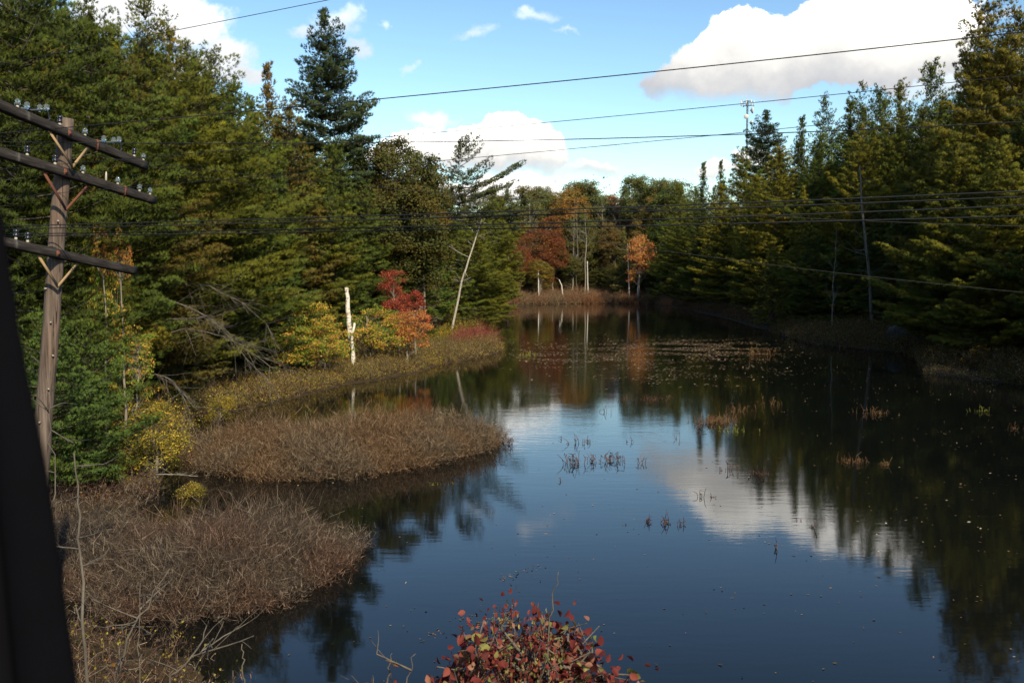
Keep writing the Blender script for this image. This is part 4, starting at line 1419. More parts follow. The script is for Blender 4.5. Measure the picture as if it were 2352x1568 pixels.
stem('dead_tree', 'thin bare trunk left of the windswept pine, behind the red maple', 'dead stem', [gp(978, 84), at(972, 620, 84), at(966, 560, 84)], [.13, .10, .05], 'bark_grey', 4, 51, 1.5)
stem('dead_tree', 'pale crooked limb above the red maple, left of the windswept pine', 'dead stem', [gp(925, 80), at(935, 640, 80), at(950, 590, 80), at(985, 560, 80)], [.11, .09, .06, .03], 'bark_grey', 6, 52, 2.5)
fl = stem('fallen_log', 'thin pale fallen log lying at the left end of the farther mound', 'log', [at(358, 1089, 25.6), at(400, 1089, 25.9), at(455, 1093, 26.2)], [.011, .018, .008], 'bark_grey', 4, 53, .5)

# dead limbs hanging over the left shore
for i, (px, py, Y, ex, ey, lb) in enumerate([
        (385, 690, 38, 590, 850, 'long silvery dead bough sweeping down to the right from the low olive pine'),
        (380, 740, 37, 560, 790, 'silvery dead bough stretched level below the low olive pine'),
        (350, 860, 33, 440, 960, 'grey dead bough hanging above the yellow green bush'),
        (400, 655, 40, 610, 742, 'uppermost silvery dead bough reaching toward the gold maple'),
        (395, 760, 36, 620, 842, 'low twiggy dead bough ending just above the shrub belt')]):
    rng = np.random.default_rng(60 + i)
    p0, p1 = np.array(at(px, py, Y)), np.array(at(ex, ey, Y - 1.5))
    A = []
    n = 9
    u = np.linspace(0, 1, n)[:, None]
    c = p0 * (1 - u) + p1 * u + np.array([0, 0, .5]) * np.sin(u * 3.14) + rng.normal(size=(n, 3)) * .04
    for j in range(n - 1):
        A.append((c[j], c[j + 1], .028 * (1 - j / n) + .005, .028 * (1 - (j + 1) / n) + .005))
    for j in range(22):
        q = rng.integers(1, n)
        d = norm((p1 - p0) / np.linalg.norm(p1 - p0) + rng.normal(size=3) * .45)
        rec(rng, A, c[q], d, rng.uniform(.6, 1.5), .010, 1, -.05, .25)
    b = Acc().prisms(np.array([x[0] for x in A]) - p0, np.array([x[1] for x in A]) - p0, np.array([x[2] for x in A]), np.array([x[3] for x in A]))
    tag(obj('dead_bough', b.mesh('dead_bough', MAT['bark_mid']), None, Vector(p0)), lb, 'dead branch')

# boulders
def boulder(px, Y, r, label, seed, sq=(1, .8, .9)):
    import bmesh
    bm = bmesh.new()
    bmesh.ops.create_icosphere(bm, subdivisions=4, radius=r)
    rr = random.Random(seed)
    o = Vector((rr.uniform(0, 9), rr.uniform(0, 9), rr.uniform(0, 9)))
    from mathutils import noise as mn
    for v in bm.verts:
        k = 1 + .35 * mn.noise(v.co * (1.1 / r) + o) + .12 * mn.noise(v.co * (3.5 / r) + o)
        v.co = Vector((v.co.x * sq[0], v.co.y * sq[1], v.co.z * sq[2])) * k
    me = bpy.data.meshes.new('boulder')
    bm.to_mesh(me)
    me.materials.append(MAT['rock'])
    me.polygons.foreach_set('use_smooth', [True] * len(me.polygons))
    g = gp(px, Y)
    return tag(obj('boulder', me, None, (g.x, g.y, g.z + r * .55)), label, 'boulder')


boulder(2066, 82, 1.05, 'grey rounded boulder in the shade at the right shore', 1, (.8, .8, 1.15))
boulder(1812, 98, .45, 'smaller grey boulder above the orange shrub on the right shore', 2)
boulder(1850, 101, .5, 'low dark boulder behind the small one on the right shore', 3, (1.3, .8, .7))

# ------------------------------------------------------------------ utility pole
def solve_t(P0, P1, px):
    """parameter on the segment whose projection has the given photo x"""
    lo, hi = -1.2, 1.2
    f = lambda t: (P0 + (P1 - P0) * t)
    g = lambda t: f(t).x / (f(t).y * math.cos(PITCH) - (f(t).z - 6) * math.sin(PITCH)) * F + 1176
    for _ in range(50):
        m_ = (lo + hi) / 2
        if g(m_) < px:
            lo = m_
        else:
            hi = m_
    return f((lo + hi) / 2)


PY = 12.5
pole_top = at(152, 272, PY)
pole_mid = at(96, 1040, PY)
axisv = (pole_mid - pole_top)
pole_base = pole_top + axisv * ((pole_top.z - .05) / -axisv.z)
pr = bpy.data.objects.new('utility_pole', None)
col.objects.link(pr)
pr.location = pole_base
tag(pr, 'leaning brown wooden utility pole with three crossarms at the left', 'utility pole')
o_ = np.array(pole_base)


def rel(v):
    return np.array(v) - o_


npt = 26
us = np.linspace(0, 1, npt)
rngp = np.random.default_rng(3)
pts = np.array([rel(pole_base + (pole_top - pole_base) * float(u)) for u in us])
pts[1:-1] += rngp.normal(size=(npt - 2, 3)) * .004
a = Acc().tube(pts, np.linspace(.118, .093, npt), 20)
obj('pole', a.mesh('pole_shaft', MAT['pole'], False), pr)
# step bolts and nails
a = Acc()
for i in range(16):
    z = 1.2 + i * .42
    u = z / (pole_top.z)
    c = rel(pole_base + (pole_top - pole_base) * u)
    an = rngp.uniform(-2.4, -.7)
    d = np.array([math.cos(an), math.sin(an), 0])
    a.tube(np.array([c + d * .10, c + d * .135]), np.array([.012, .012]), 6)
obj('bolts', a.mesh('bolts', MAT['spot']), pr)


def insulator(parent, base, kind, s=1.0):
    a = Acc()
    if kind == 'peg':
        a.lathe(base, (0, 0, 1), [(0, .016), (.10, .012), (.13, .006)], 8, 0)
        return obj('peg', a.mesh('peg', MAT['pin']), parent)
    a.lathe(base, (0, 0, 1), [(0, .018), (.05, .018), (.055, .012)], 8, 0)
    if kind == 'glass':
        pf = [(.045, .032), (.048, .046), (.065, .048), (.072, .036), (.085, .034), (.092, .043), (.108, .041), (.125, .026), (.135, .010)]
        m = [MAT['pin'], MAT['glass']]
    else:
        pf = [(.045, .030), (.048, .040), (.085, .041), (.09, .034), (.105, .034), (.11, .041), (.14, .040), (.15, .028)]
        m = [MAT['pin'], MAT['dark_glass']]
    a.lathe(base, (0, 0, 1), [(h * s * .85, r * s * .72) for h, r in pf], 14, 1)
    return obj('insulator', a.mesh('insulator', m, True), parent)


def arm(ctr, right, half, ins, brace_py, brace_dx, mat_brace, brackets=()):
    C_ = at(ctr[0], ctr[1], PY - .175)
    R_ = at(right[0], right[1], right[2])
    L_ = C_ - (R_ - C_) * half
    ax = np.array(R_ - L_)
    ln = np.linalg.norm(ax)
    ax = ax / ln
    up = np.array([0, 0, 1.]) - ax * ax[2]
    up /= np.linalg.norm(up)
    sd = np.cross(ax, up)
    hw, hh = .046, .056
    mid_ = rel((R_ + L_) / 2)
    # arm mesh in its own frame so that the wood grain follows the beam
    n = 30
    V, Q = [], []
    rg = np.random.default_rng(int(ctr[1]))
    for i in range(n + 1):
        x = (i / n - .5) * ln
        j = rg.normal(size=(8,)) * .0022
        ch = .012
        for q, (y, z) in enumerate([(-hw + ch, -hh), (hw - ch, -hh), (hw, -hh + ch), (hw, hh - ch), (hw - ch, hh), (-hw + ch, hh), (-hw, hh - ch), (-hw, -hh + ch)]):
            V.append((x, y + j[q], z + j[(q + 3) % 8]))
    for i in range(n):
        for q in range(8):
            q2 = (q + 1) % 8
            Q.append((i * 8 + q, i * 8 + q2, (i + 1) * 8 + q2, (i + 1) * 8 + q))
    acc = Acc().add(V, Q)
    c0, c1 = [V[q] for q in range(8)], [V[n * 8 + q] for q in range(8)]
    for ring, fl_ in ((0, True), (n * 8, False)):
        acc.T.append(np.array([(ring, ring + q, ring + q + 1) if not fl_ else (ring, ring + q + 1, ring + q) for q in range(1, 7)]))
        acc.mt.append(np.zeros(6, int))
    ao = obj('crossarm', acc.mesh('crossarm', MAT['arm']), pr)
    M = Matrix(((ax[0], sd[0], up[0]), (ax[1], sd[1], up[1]), (ax[2], sd[2], up[2]))).to_4x4()
    M.translation = Vector(mid_)
    ao.matrix_local = M
    Mi = M.inverted()

    def loc(w):
        return np.array(Mi @ Vector(rel(w)))
    for (px, kd) in ins:
        P0, P1 = C_, R_
        w = solve_t(P0, P1, px)
        b = loc(w)
        b[1] = 0
        b[2] = hh - .004
        insulator(ao, b, kd)
    # through bolt and straps
    s = Acc()
    b = loc(C_)
    s.box((b[0], 0, 0), (.035, 0, 0), (0, hw + .006, 0), (0, 0, .035))
    s.tube(np.array([(b[0], -hw - .03, 0), (b[0], hw + .02, 0)]), np.array([.014, .014]), 8)
    obj('bolt_plate', s.mesh('bolt_plate', MAT['rust']), ao)
    for px, kk in brackets:
        w = solve_t(C_, R_, px)
        b = loc(w)
        if kk == 'strap':
            s = Acc().box((b[0], 0, 0), (.022, 0, 0), (0, hw + .005, 0), (0, 0, hh + .006))
            obj('strap', s.mesh('strap', MAT['rust']), ao)
        else:
            # metal rack of three small insulators beside the beam
            s = Acc()
            s.tube(np.array([(b[0] - .28, .02, hh + .01), (b[0] - .1, .03, hh + .03), (b[0] + .16, .05, hh + .10), (b[0] + .24, .05, hh + .02), (b[0] + .24, .02, hh - .02)]), np.full(5, .011), 6)
            rk = obj('wire_rack', s.mesh('wire_rack', MAT['tower'], True), ao)
            for q, (dx, dz) in enumerate([(-.20, .015), (.05, .05), (.18, .09)]):
                a = Acc()
                a.lathe((b[0] + dx, .04, hh + dz), (0, 0, 1), [(0, .012), (.02, .028), (.04, .034), (.05, .024), (.07, .030), (.085, .012)], 12)
                obj('insulator', a.mesh('insulator', MAT['glass'], True), ao)
    # two braces in a V
    foot = rel(at(brace_py[0], brace_py[1], PY - .155))
    for sg in (-1, 1):
        w = solve_t(C_, R_, ctr[0] + brace_dx[0 if sg < 0 else 1])
        t0 = rel(w) - up * hh * .9
        e = foot
        dv = (e - t0); ll = np.linalg.norm(dv); dv /= ll
        yv = np.cross(dv, ax); yv /= np.linalg.norm(yv)
        xv = np.cross(yv, dv)
        s = Acc().box((t0 + e) / 2, dv * ll / 2, xv * .018, yv * .006)
        obj('brace', s.mesh('brace', MAT[mat_brace]), pr)
    return C_, R_


arm((152, 306), (334, 381, 14.3), 1.05, [(40, 'glass'), (137, 'dark'), (195, 'glass'), (308, 'dark'), (329, 'glass')], (167, 383), (-40, 52), 'brace',
    [(218, 'strap'), (250, 'rack'), (78, 'rack')])
arm((143, 395), (353, 460, 14.3), 1.05, [(62, 'dark'), (126, 'dark'), (190, 'glass'), (243, 'peg'), (270, 'glass'), (320, 'glass'), (344, 'glass')], (152, 482), (-45, 62), 'rust',
    [(282, 'strap')])
arm((126, 582), (309, 622, 14.1), 1.0, [(36, 'dark'), (63, 'dark')], (133, 658), (-40, 54), 'brace')

# ------------------------------------------------------------------ wires
def wire(pts, label, r=.005, y0=12.6, y1=8.6, mat='wire', name='overhead_wire', group=None):
    """pts: points in the 2400 wide photograph; the wire runs slightly towards the train at the right"""
    px = np.array([p[0] for p in pts], float) * .98
    py = np.array([p[1] for p in pts], float) * .98
    deg = min(2, len(px) - 1)
    cf = np.polyfit(px, py, deg)
    xs = np.linspace(-500, 2900, 60)
    P_ = []
    for x in xs:
        Y = y0 + (y1 - y0) * x / 2352
        P_.append(list(at(x, float(np.polyval(cf, x)), Y)))
    P_ = np.array(P_)
    a = Acc().tube(P_ - P_[0], np.full(60, r * .66), 6)
    return tag(obj(name, a.mesh('wire', MAT[mat], True), None, Vector(P_[0])), label, 'wire', group)


wire([(0, 151), (282, 96), (417, 71), (771, 0)], 'highest wire, crossing only the upper left of the sky', .006, 12.2, 9)
wire([(0, 312), (193, 296), (800, 241), (1600, 161), (2400, 75)], 'long dark wire rising across the whole sky to the upper right', .008, 12.2, 8.6)
wire([(300, 372), (948, 319), (1600, 256), (2400, 176)], 'thin wire rising past the top of the antenna mast', .005, 12.6, 9)
wire([(0, 334), (69, 331), (800, 337), (1600, 318), (2400, 286)], 'dark nearly level wire passing in front of the white centre cloud', .007, 12.4, 8.6)
wire([(0, 461), (496, 427), (800, 397), (1600, 322), (2400, 245)], 'thin wire that meets the level wire left of the mast', .0045, 12.6, 9)
wire([(0, 530), (800, 509), (1600, 480), (2400, 448)], 'topmost of the four black cables crossing the woods', .009, 12.2, 8.6)
wire([(0, 537), (800, 518), (1600, 491), (2400, 461)], 'second from top of the four black cables crossing the woods', .009, 12.3, 8.6)
wire([(0, 548), (800, 537), (1600, 510), (2400, 482)], 'third from top of the four black cables crossing the woods', .009, 12.4, 8.6)
wire([(0, 554), (800, 542), (1600, 527), (2400, 506)], 'lowest of the four black cables crossing the woods', .009, 12.5, 8.6)
wire([(0, 345), (379, 375), (800, 430), (1268, 479), (2400, 529)], 'thin wire falling gently to the right across the far skyline', .004, 13, 11, 'wire')
wire([(0, 330), (441, 386), (800, 472), (1227, 544), (1600, 603), (2400, 681)], 'thin pale wire falling from the pole to the lower right wood', .0032, 13, 11, 'wire')

# ------------------------------------------------------------------ antenna mast on the horizon
MY = 420.0
mt = at(1717, 232, MY)
mb = at(1719, 632, MY)
mr = bpy.data.objects.new('antenna_mast', None)
col.objects.link(mr)
mr.location = (mt.x, MY, 2)
tag(mr, 'slim grey lattice antenna mast with dishes rising behind the right wood', 'mast')
a = Acc()
Hm = mt.z - 2
hw = .36
cor = [np.array([hw * math.cos(t), hw * math.sin(t), 0]) for t in (.3, .3 + 2.094, .3 + 4.189)]
for c in cor:
    a.prisms([c], [c + np.array([0, 0, Hm])], [.10], [.09], sides=5)
nz_ = int(Hm / 1.5)
for i in range(nz_):
    z0, z1 = i * Hm / nz_, (i + 1) * Hm / nz_
    for q in range(3):
        c0, c1 = cor[q], cor[(q + 1) % 3]
        a.prisms([c0 + np.array([0, 0, z0]), c0 + np.array([0, 0, z1])], [c1 + np.array([0, 0, z1]), c1 + np.array([0, 0, z1])], [.07, .07], [.07, .07])
a.prisms([(0, 0, 0)], [(0, 0, Hm)], [.10], [.10], sides=6)
obj('lattice', a.mesh('lattice', MAT['tower']), mr)
a = Acc()
for t in range(3):
    an = .3 + t * 2.094
    e0 = np.array([2.2 * math.cos(an), 2.2 * math.sin(an), Hm - .8])
for z in (Hm - .2, Hm - 1.9):
    tri = [np.array([2.5 * math.cos(t), 2.5 * math.sin(t), z]) for t in (.1, 2.2, 4.3)]
    for q in range(3):
        a.prisms([tri[q]], [tri[(q + 1) % 3]], [.10], [.10])
        a.prisms([tri[q]], [(0, 0, z)], [.08], [.08])
obj('platform', a.mesh('platform', MAT['tower']), mr)
for (x, y) in [(-2.6, 0), (-1.3, 1.9), (2.7, .2), (1.2, -1.6), (-.9, -2.0)]:
    a = Acc().box((x, y, Hm - 1.0), (.18, 0, 0), (0, .12, 0), (0, 0, 1.25))
    obj('panel_antenna', a.mesh('panel_antenna', MAT['dish']), mr)
for x, h in [(-2.2, 2.4), (-.4, 2.6)]:
    a = Acc().tube(np.array([(x, .2, Hm - .2), (x, .2, Hm + h)]), np.array([.09, .06]), 6)
    obj('whip_antenna', a.mesh('whip_antenna', MAT['dish']), mr)
for (dx, dy, py, r, d) in [(1.9, -.3, 254, 1.3, (1, -.15, 0)), (-.7, -1.2, 269, 1.0, (-.3, -1, 0)), (1.7, -.3, 282, 1.0, (1, -.2, 0))]:
    z = at(1717, py, MY).z - 2
    dv = np.array(d, float); dv /= np.linalg.norm(dv)
    a = Acc()
    b = np.array([dx, dy, z]) - dv * .8
    a.lathe(b, dv, [(0, .15), (.35, r * .45), (.7, r * .92), (.8, r), (1.15, r), (1.2, r * .97)], 18)
    a.tube(np.array([b, np.array([0, 0, z])]), np.array([.1, .1]), 5)
    obj('dish_antenna', a.mesh('dish_antenna', MAT['dish']), mr)

# ------------------------------------------------------------------ train window post (the camera looks out past it)
FY = .58
edge = [(-60, 250), (-25, 380), (2, 480), (16, 570), (30, 660), (45, 760), (60, 850), (76, 930), (92, 1010), (105, 1080), (118, 1160), (129, 1240), (140, 1320), (151, 1410), (163, 1500), (174, 1580), (196, 1740), (220, 1900)]
inner = [(x - 95 - (y - 500) * .035, y) for x, y in edge]
outer = [(x - 420, y) for x, y in edge]


def loft(rows):
    n, m_ = len(rows), len(rows[0])
    V = [p for r_ in rows for p in r_]
    Q = []
    for i in range(n - 1):
        for j in range(m_):
            j2 = (j + 1) % m_
            Q.append((i * m_ + j, i * m_ + j2, (i + 1) * m_ + j2, (i + 1) * m_ + j))
    return V, Q


wf = bpy.data.objects.new('window_frame', None)
col.objects.link(wf)
base_ = np.array(at(edge[-1][0], edge[-1][1], FY))
wf.location = base_
tag(wf, 'dark rounded post of the train window, out of focus at the left edge', 'window frame')
rows1, rows2 = [], []
for (ex, ey), (ix, iy), (ox, oy) in zip(edge, inner, outer):
    e, i_, q = (np.array(at(x, y, FY)) - base_ for x, y in ((ex, ey), (ix, iy), (ox, oy)))
    w = i_[0] - e[0]
    bk = (e + base_) * ((FY + .035) / FY) - base_
    bk[2] = e[2]
    rows1.append([bk, e, e + np.array([w * .10, -.002, 0]), e + np.array([w * .3, -.010, 0]), e + np.array([w * .75, -.012, 0]), e + np.array([w, -.004, 0]), e + np.array([w, .045, 0])])
    w2 = q[0] - i_[0]
    s = i_ + np.array([-.006, 0, 0])
    rows2.append([s + np.array([0, .045, 0]), s + np.array([0, .004, 0]), s + np.array([-.01, -.008, 0]), s + np.array([w2 * .5, -.012, 0]), s + np.array([w2, -.012, 0]), s + np.array([w2, .045, 0])])
V, Q = loft(rows1)
obj('gasket', Acc().add(V, Q).mesh('gasket', MAT['rubber'], True), wf)
V, Q = loft(rows2)
obj('post', Acc().add(V, Q).mesh('post', MAT['frame'], True), wf)

# ------------------------------------------------------------------ things on the water
rngw = np.random.default_rng(77)


def on_pond(p, marg=.05):
    x, y = p[:, 0], p[:, 1]
    return (sdist(POND, x, y) > marg) & (sdist(M1, x, y) < -marg) & (sdist(M2, x, y) < -marg)


def flat_leaves(P2, size, seed, name, mat, label, tilt=.06):
    rg = np.random.default_rng(seed)
    n = len(P2)
    a = rg.uniform(0, 6.28, n)
    d = np.stack([np.cos(a), np.sin(a), rg.normal(size=n) * tilt], 1)
    s = np.stack([-np.sin(a), np.cos(a), rg.normal(size=n) * tilt], 1)
    L = (size * rg.uniform(.5, 1.3, n))[:, None]
    c = np.concatenate([P2, np.full((n, 1), .006)], 1)
    z = np.array([0, 0, 1.])
    lift = (np.abs(rg.normal(size=n)) * .010)[:, None]
    V = np.stack([c - d * L * .5 + z * .002, c + s * L * .3 + z * lift, c + d * L * .5 + z * lift, c - s * L * .3 + z * .003], 1).reshape(-1, 3)
    V[:, 2] = np.maximum(V[:, 2], .003)
    b = np.arange(n)[:, None] * 4
    T = np.concatenate([b + np.array([[0, 1, 2]]), b + np.array([[0, 2, 3]])])
    m = Acc().add(V, T=T).mesh(name, MAT[mat])
    return tag(obj(name, m), label, 'leaves', kind='stuff')


pp = rngw.uniform((-12, 12), (34, 100), (26000, 2))
dens_ = .10 + .55 * np.clip((pp[:, 0] - 4) / 14, 0, 1) + .4 * np.clip((pp[:, 1] - 60) / 30, 0, 1)
dens_ *= .45 + .9 * (np.sin(pp[:, 0] * .7 + np.sin(pp[:, 1] * .35) * 2) * np.sin(pp[:, 1] * .5 + 1) > -.2)
pp = pp[rngw.random(len(pp)) < dens_ * .30]
pp = pp[on_pond(pp)]
flat_leaves(pp, .075, 5, 'floating_leaves', 'float_leaf', 'fallen leaves scattered over the pond surface')
near = rngw.uniform((-4, 12), (14, 26), (900, 2))
near = near[on_pond(near)]
flat_leaves(near[:260], .055, 6, 'floating_leaves', 'float_leaf', 'small fallen leaves drifting on the near water')
# drifting lines of leaves behind the red bush
st = []
for (x0, y0, x1, y1, n) in [(1080, 1440, 1180, 1405, 60), (1150, 1330, 1240, 1300, 40), (1040, 1420, 1100, 1415, 16), (960, 1480, 1010, 1440, 16)]:
    for i in range(n):
        u = rngw.random()
        w = onz(x0 + (x1 - x0) * u + rngw.normal() * 6, y0 + (y1 - y0) * u + rngw.normal() * 5)
        st.append((w.x, w.y))
flat_leaves(np.array(st), .05, 7, 'floating_leaves', 'float_leaf', 'line of brown leaves drifting just beyond the red bush')
# pads and duckweed streaks across the middle distance
S = []
for (cx, cy, rx, ry, n) in [(1420, 800, 330, 16, 4600), (1330, 822, 200, 10, 1500), (1640, 806, 170, 14, 3600), (1560, 790, 200, 8, 2000), (1440, 835, 260, 12, 900), (1640, 850, 260, 14, 500), (1225, 815, 50, 7, 200), (1500, 870, 200, 12, 350)]:
    g = rngw.normal(size=(n, 2)) * .5
    for i in range(n):
        py_ = cy + g[i, 1] * ry * 1.6
        w = onz(cx + g[i, 0] * rx, py_)
        if math.sin(w.x * .9 + math.sin(w.y * .8) * 1.7) + math.sin(w.y * 1.1) > -.4:
            S.append((w.x, w.y))
S = np.array(S)
S = S[on_pond(S)]
flat_leaves(S, .17, 8, 'lily_pads', 'float_leaf', 'band of small pads and leaves across the middle of the pond')


def weed(px, py, w, n, hgt, label, mat='weed', seed=1, name='pond_weed', cat='water plant', bend=.8, wd=.022, group=None):
    """clump of bent dead stalks standing in the water; px, py = foot of the clump in the photo"""
    rg = np.random.default_rng(seed)
    c = onz(px, py)
    half = w / 2 / F * c.y
    p0, p1, w0, w1 = [], [], [], []
    LP = []
    for i in range(n):
        b = np.array([rg.normal() * half * .5, rg.normal() * half * .42, -.05])
        h = hgt * rg.uniform(.35, 1.15)
        d = norm(np.array([rg.normal() * .25, rg.normal() * .25, 1]))
        kink = rg.uniform(.4, .8)
        m = b + d * h * kink
        d2 = norm(d + rg.normal(size=3) * bend)
        if rg.random() < .6:
            d2[2] = -abs(d2[2]) * .6
        e = m + d2 * h * (1 - kink) * 1.1
        e[2] = max(e[2], .0)
        p0 += [b, m]; p1 += [m, e]; w0 += [wd * .6, wd * .8]; w1 += [wd * .6, wd * .35]
        if rg.random() < .45:
            q = b + (m - b) * rg.uniform(.5, 1)
            e2 = q + norm(rg.normal(size=3) + np.array([0, 0, -.2])) * hgt * .28
            p0.append(q); p1.append(e2); w0.append(wd * 1.1); w1.append(wd * .3)
    nb_ = [q for q in p0 if abs(q[2] + .05) < 1e-6]
    for q in nb_:
        p0.append(q); p1.append(np.array([0, 0, -.08])); w0.append(wd); w1.append(wd)
    a = Acc().prisms(np.array(p0), np.array(p1), np.array(w0) * .5, np.array(w1) * .5, sides=4)
    return tag(obj(name, a.mesh(name, MAT[mat]), None, (c.x, c.y, 0)), label, cat, group)


WG = 'dead water plants standing in the pond'
weed(1320, 1065, 60, 26, .52, 'dense clump of dark bent stalks at the centre of the open water', seed=1, group=WG)
weed(1360, 1060, 50, 14, .42, 'looser clump of dark stalks between the two dense ones', seed=2, group=WG)
weed(1402, 1058, 60, 24, .5, 'right dense clump of dark bent stalks in open water', seed=3, group=WG)
weed(1468, 1063, 26, 5, .4, 'few hooked stalks right of the dense dark clumps', seed=4, group=WG)
weed(1289, 1104, 10, 2, .22, 'single dark stalk bent like an arrow head on open water', seed=5, group=WG)
weed(1335, 1018, 60, 12, .38, 'thin stalks just beyond the dense dark clumps', seed=6, group=WG)
weed(1452, 1014, 22, 3, .34, 'lone pair of stalks beyond the hooked ones', seed=7, group=WG)
weed(1436, 918, 40, 10, .6, 'left end of the far row of stalks on the bright water', seed=8, group=WG)
weed(1500, 920, 80, 38, .55, 'long far row of dark stalks on the bright water', seed=9, group=WG)
weed(1400, 946, 50, 6, .45, 'sparse stalks left of the long far row', seed=10, group=WG)
weed(1605, 985, 30, 8, .42, 'dark stalks left of the rusty reed patch', seed=11, group=WG)
weed(1554, 1008, 18, 3, .4, 'pair of stalks at the edge of the white cloud reflection', seed=12, group=WG)
weed(1672, 1080, 40, 10, .34, 'small stalks inside the white cloud reflection', seed=13, group=WG)
weed(1742, 1090, 50, 16, .38, 'stalks at the right border of the white cloud reflection', seed=14, group=WG)
weed(1610, 1140, 22, 5, .34, 'short stalks below the white cloud reflection', seed=15, group=WG)
weed(1636, 1142, 14, 4, .32, 'tiny stalks beside the short ones below the cloud reflection', seed=16, group=WG)
weed(1486, 1198, 22, 7, .34, 'left of the near clumps of thick stalks, upright with a hook', seed=17, group=WG)
weed(1525, 1200, 40, 10, .32, 'middle near clump of thick curled stalks', seed=18, group=WG)
weed(1566, 1204, 26, 5, .32, 'right near clump, forked stalks with a long reflection', seed=19, group=WG)
weed(1442, 1205, 26, 4, .16, 'low dark tips left of the near clumps', seed=20, group=WG)
weed(1866, 1212, 8, 3, .36, 'thin upright stalks at the edge of the dark tree reflection', seed=21, group=WG)
weed(1835, 1195, 12, 2, .30, 'lone stem left of the stalks by the dark reflection', seed=22, group=WG)
weed(1786, 1262, 12, 3, .38, 'single tall stem low on the open blue water', seed=23, group=WG)
weed(1320, 1012, 90, 7, .3, 'scattered fine stems beyond the centre clumps', seed=24, group=WG)
weed(1648, 970, 100, 150, .46, 'rusty brown reed patch right of the sky reflection', 'reed', 31, 'reed_patch', 'reeds', .5, .02)
weed(1690, 945, 90, 34, .5, 'thin rusty reeds behind the reed patch', 'reed', 32, 'reed_patch', 'reeds', .5, .02)
weed(1675, 990, 110, 26, .36, 'fresh green blades in front of the rusty reed patch', 'green_reed', 33, 'reed_patch', 'reeds', .4, .02)
weed(1780, 930, 90, 18, .5, 'faint reeds in the dark water right of the reed patch', 'reed', 34, 'reed_patch', 'reeds', .5, .02)
weed(2010, 950, 80, 34, .42, 'small tan reed patch in the dark water by the right shore', 'reed', 35, 'reed_patch', 'reeds', .5, .018)
weed(1960, 1062, 60, 40, .36, 'brown reed patch in the dark tree reflection at the right', 'reed', 36, 'reed_patch', 'reeds', .5, .016)
weed(2030, 1068, 30, 20, .34, 'smaller brown reed tuft beside the one in the dark reflection', 'reed', 37, 'reed_patch', 'reeds', .5, .016)
weed(2250, 945, 60, 14, .4, 'pale yellow blades near the right shore', 'green_reed', 38, 'reed_patch', 'reeds', .5, .016)
weed(2330, 985, 50, 14, .36, 'tan stalks in dark water at the right picture edge', 'reed', 39, 'reed_patch', 'reeds', .5, .016)
weed(1740, 815, 80, 40, .8, 'tan reeds standing off the right shore at the leaf band', 'reed', 40, 'reed_patch', 'reeds', .5, .03)
weed(1210, 818, 60, 30, .5, 'yellow green blades off the tip of the shrubby point', 'green_reed', 41, 'reed_patch', 'reeds', .5, .03)
weed(1000, 1112, 60, 14, .16, 'yellow blades in the shade under the farther mound', 'green_reed', 42, 'reed_patch', 'reeds', .3, .014)
weed(1172, 1020, 14, 14, .35, 'dark stems at the tip of the farther mound', 'weed', 43, 'pond_weed', 'water plant')

# ------------------------------------------------------------------ near plants on the embankment
def bush(name, foot, spread, hgt, n, leafmat, twig, nleaf, lsize, label, cat, seed, depth=3, rad=.011, upw=.2, lean=(0, 0), tipbias=True):
    rg = np.random.default_rng(seed)
    A = []
    for i in range(n):
        az = rg.uniform(0, 6.28)
        q = rg.uniform(.1, 1) * spread
        d = norm(np.array([math.cos(az) * q + lean[0], math.sin(az) * q + lean[1], 1.0]))
        rec(rg, A, np.array([math.cos(az), math.sin(az), 0]) * .1 * rg.random(), d, hgt * rg.uniform(.30, .50), rad, depth, upw, .33, (2, 5))
    p0 = np.array([x[0] for x in A]); p1 = np.array([x[1] for x in A])
    r0 = np.array([x[2] for x in A]); r1 = np.array([x[3] for x in A])
    r = bpy.data.objects.new(name, None)
    col.objects.link(r)
    r.location = foot
    tag(r, label, cat)
    obj('stems', Acc().prisms(p0, p1, np.maximum(r0, .0018), np.maximum(r1, .0014), sides=4).mesh('stems', MAT[twig]), r)
    thin = np.where(r0 < rad * .45)[0]
    if nleaf:
        k = rg.choice(thin, nleaf)
        u = rg.random((nleaf, 1))
        pos = p0[k] * (1 - u) + p1[k] * u + rg.normal(size=(nleaf, 3)) * .012
        if tipbias:
            keep = rg.random(nleaf) < np.clip((pos[:, 2] / hgt - .15) * 1.6, .12, 1)
            pos = pos[keep]
        V, T = leaves_oval(rg, pos, lsize * 1.1, up=.25)
        obj('leaves', Acc().add(V, T=T).mesh('leaves', MAT[leafmat]), r)
    return r


def foot(px, Y, dz=0):
    p = at(px, 632, Y)
    return (p.x, p.y, gz(p.x, p.y) - .03 + dz)


PR['redb'] = make_broad(213, 2.2, .52, .22, 'red_bush', bark='bark_mid', nclus=110, nleaf=28, size=.040, cr=.10, tr=.012, lobes=14, gap=.2, flat=1.5, oval=True)
PR['redb_b'] = make_broad(214, 2.0, .40, .35, 'red_bush', bark='bark_mid', nclus=30, nleaf=24, size=.06, cr=.12, tr=.014, lobes=5, gap=.2, flat=1.0, oval=True)
tree('redb', 1195, 5.3, 1322, 'bush with crimson and some lime leaves at the lower edge of the picture', 'bush', 'red_bush', w=.62, rz=.4)
tree('redb_b', 1118, 5.1, 1392, 'small crimson shoots standing directly left of the main red bush', 'bush', 'red_bush', w=.9, rz=1.2)
tree('redb_b', 1268, 5.4, 1372, 'upright crimson shoots between the main red bush and the one right of it', 'bush', 'red_bush', w=.9, rz=5.2)
tree('redb_b', 1330, 5.5, 1400, 'smaller crimson bush growing on the right of the main red one', 'bush', 'red_bush', w=1.0, rz=2.2)
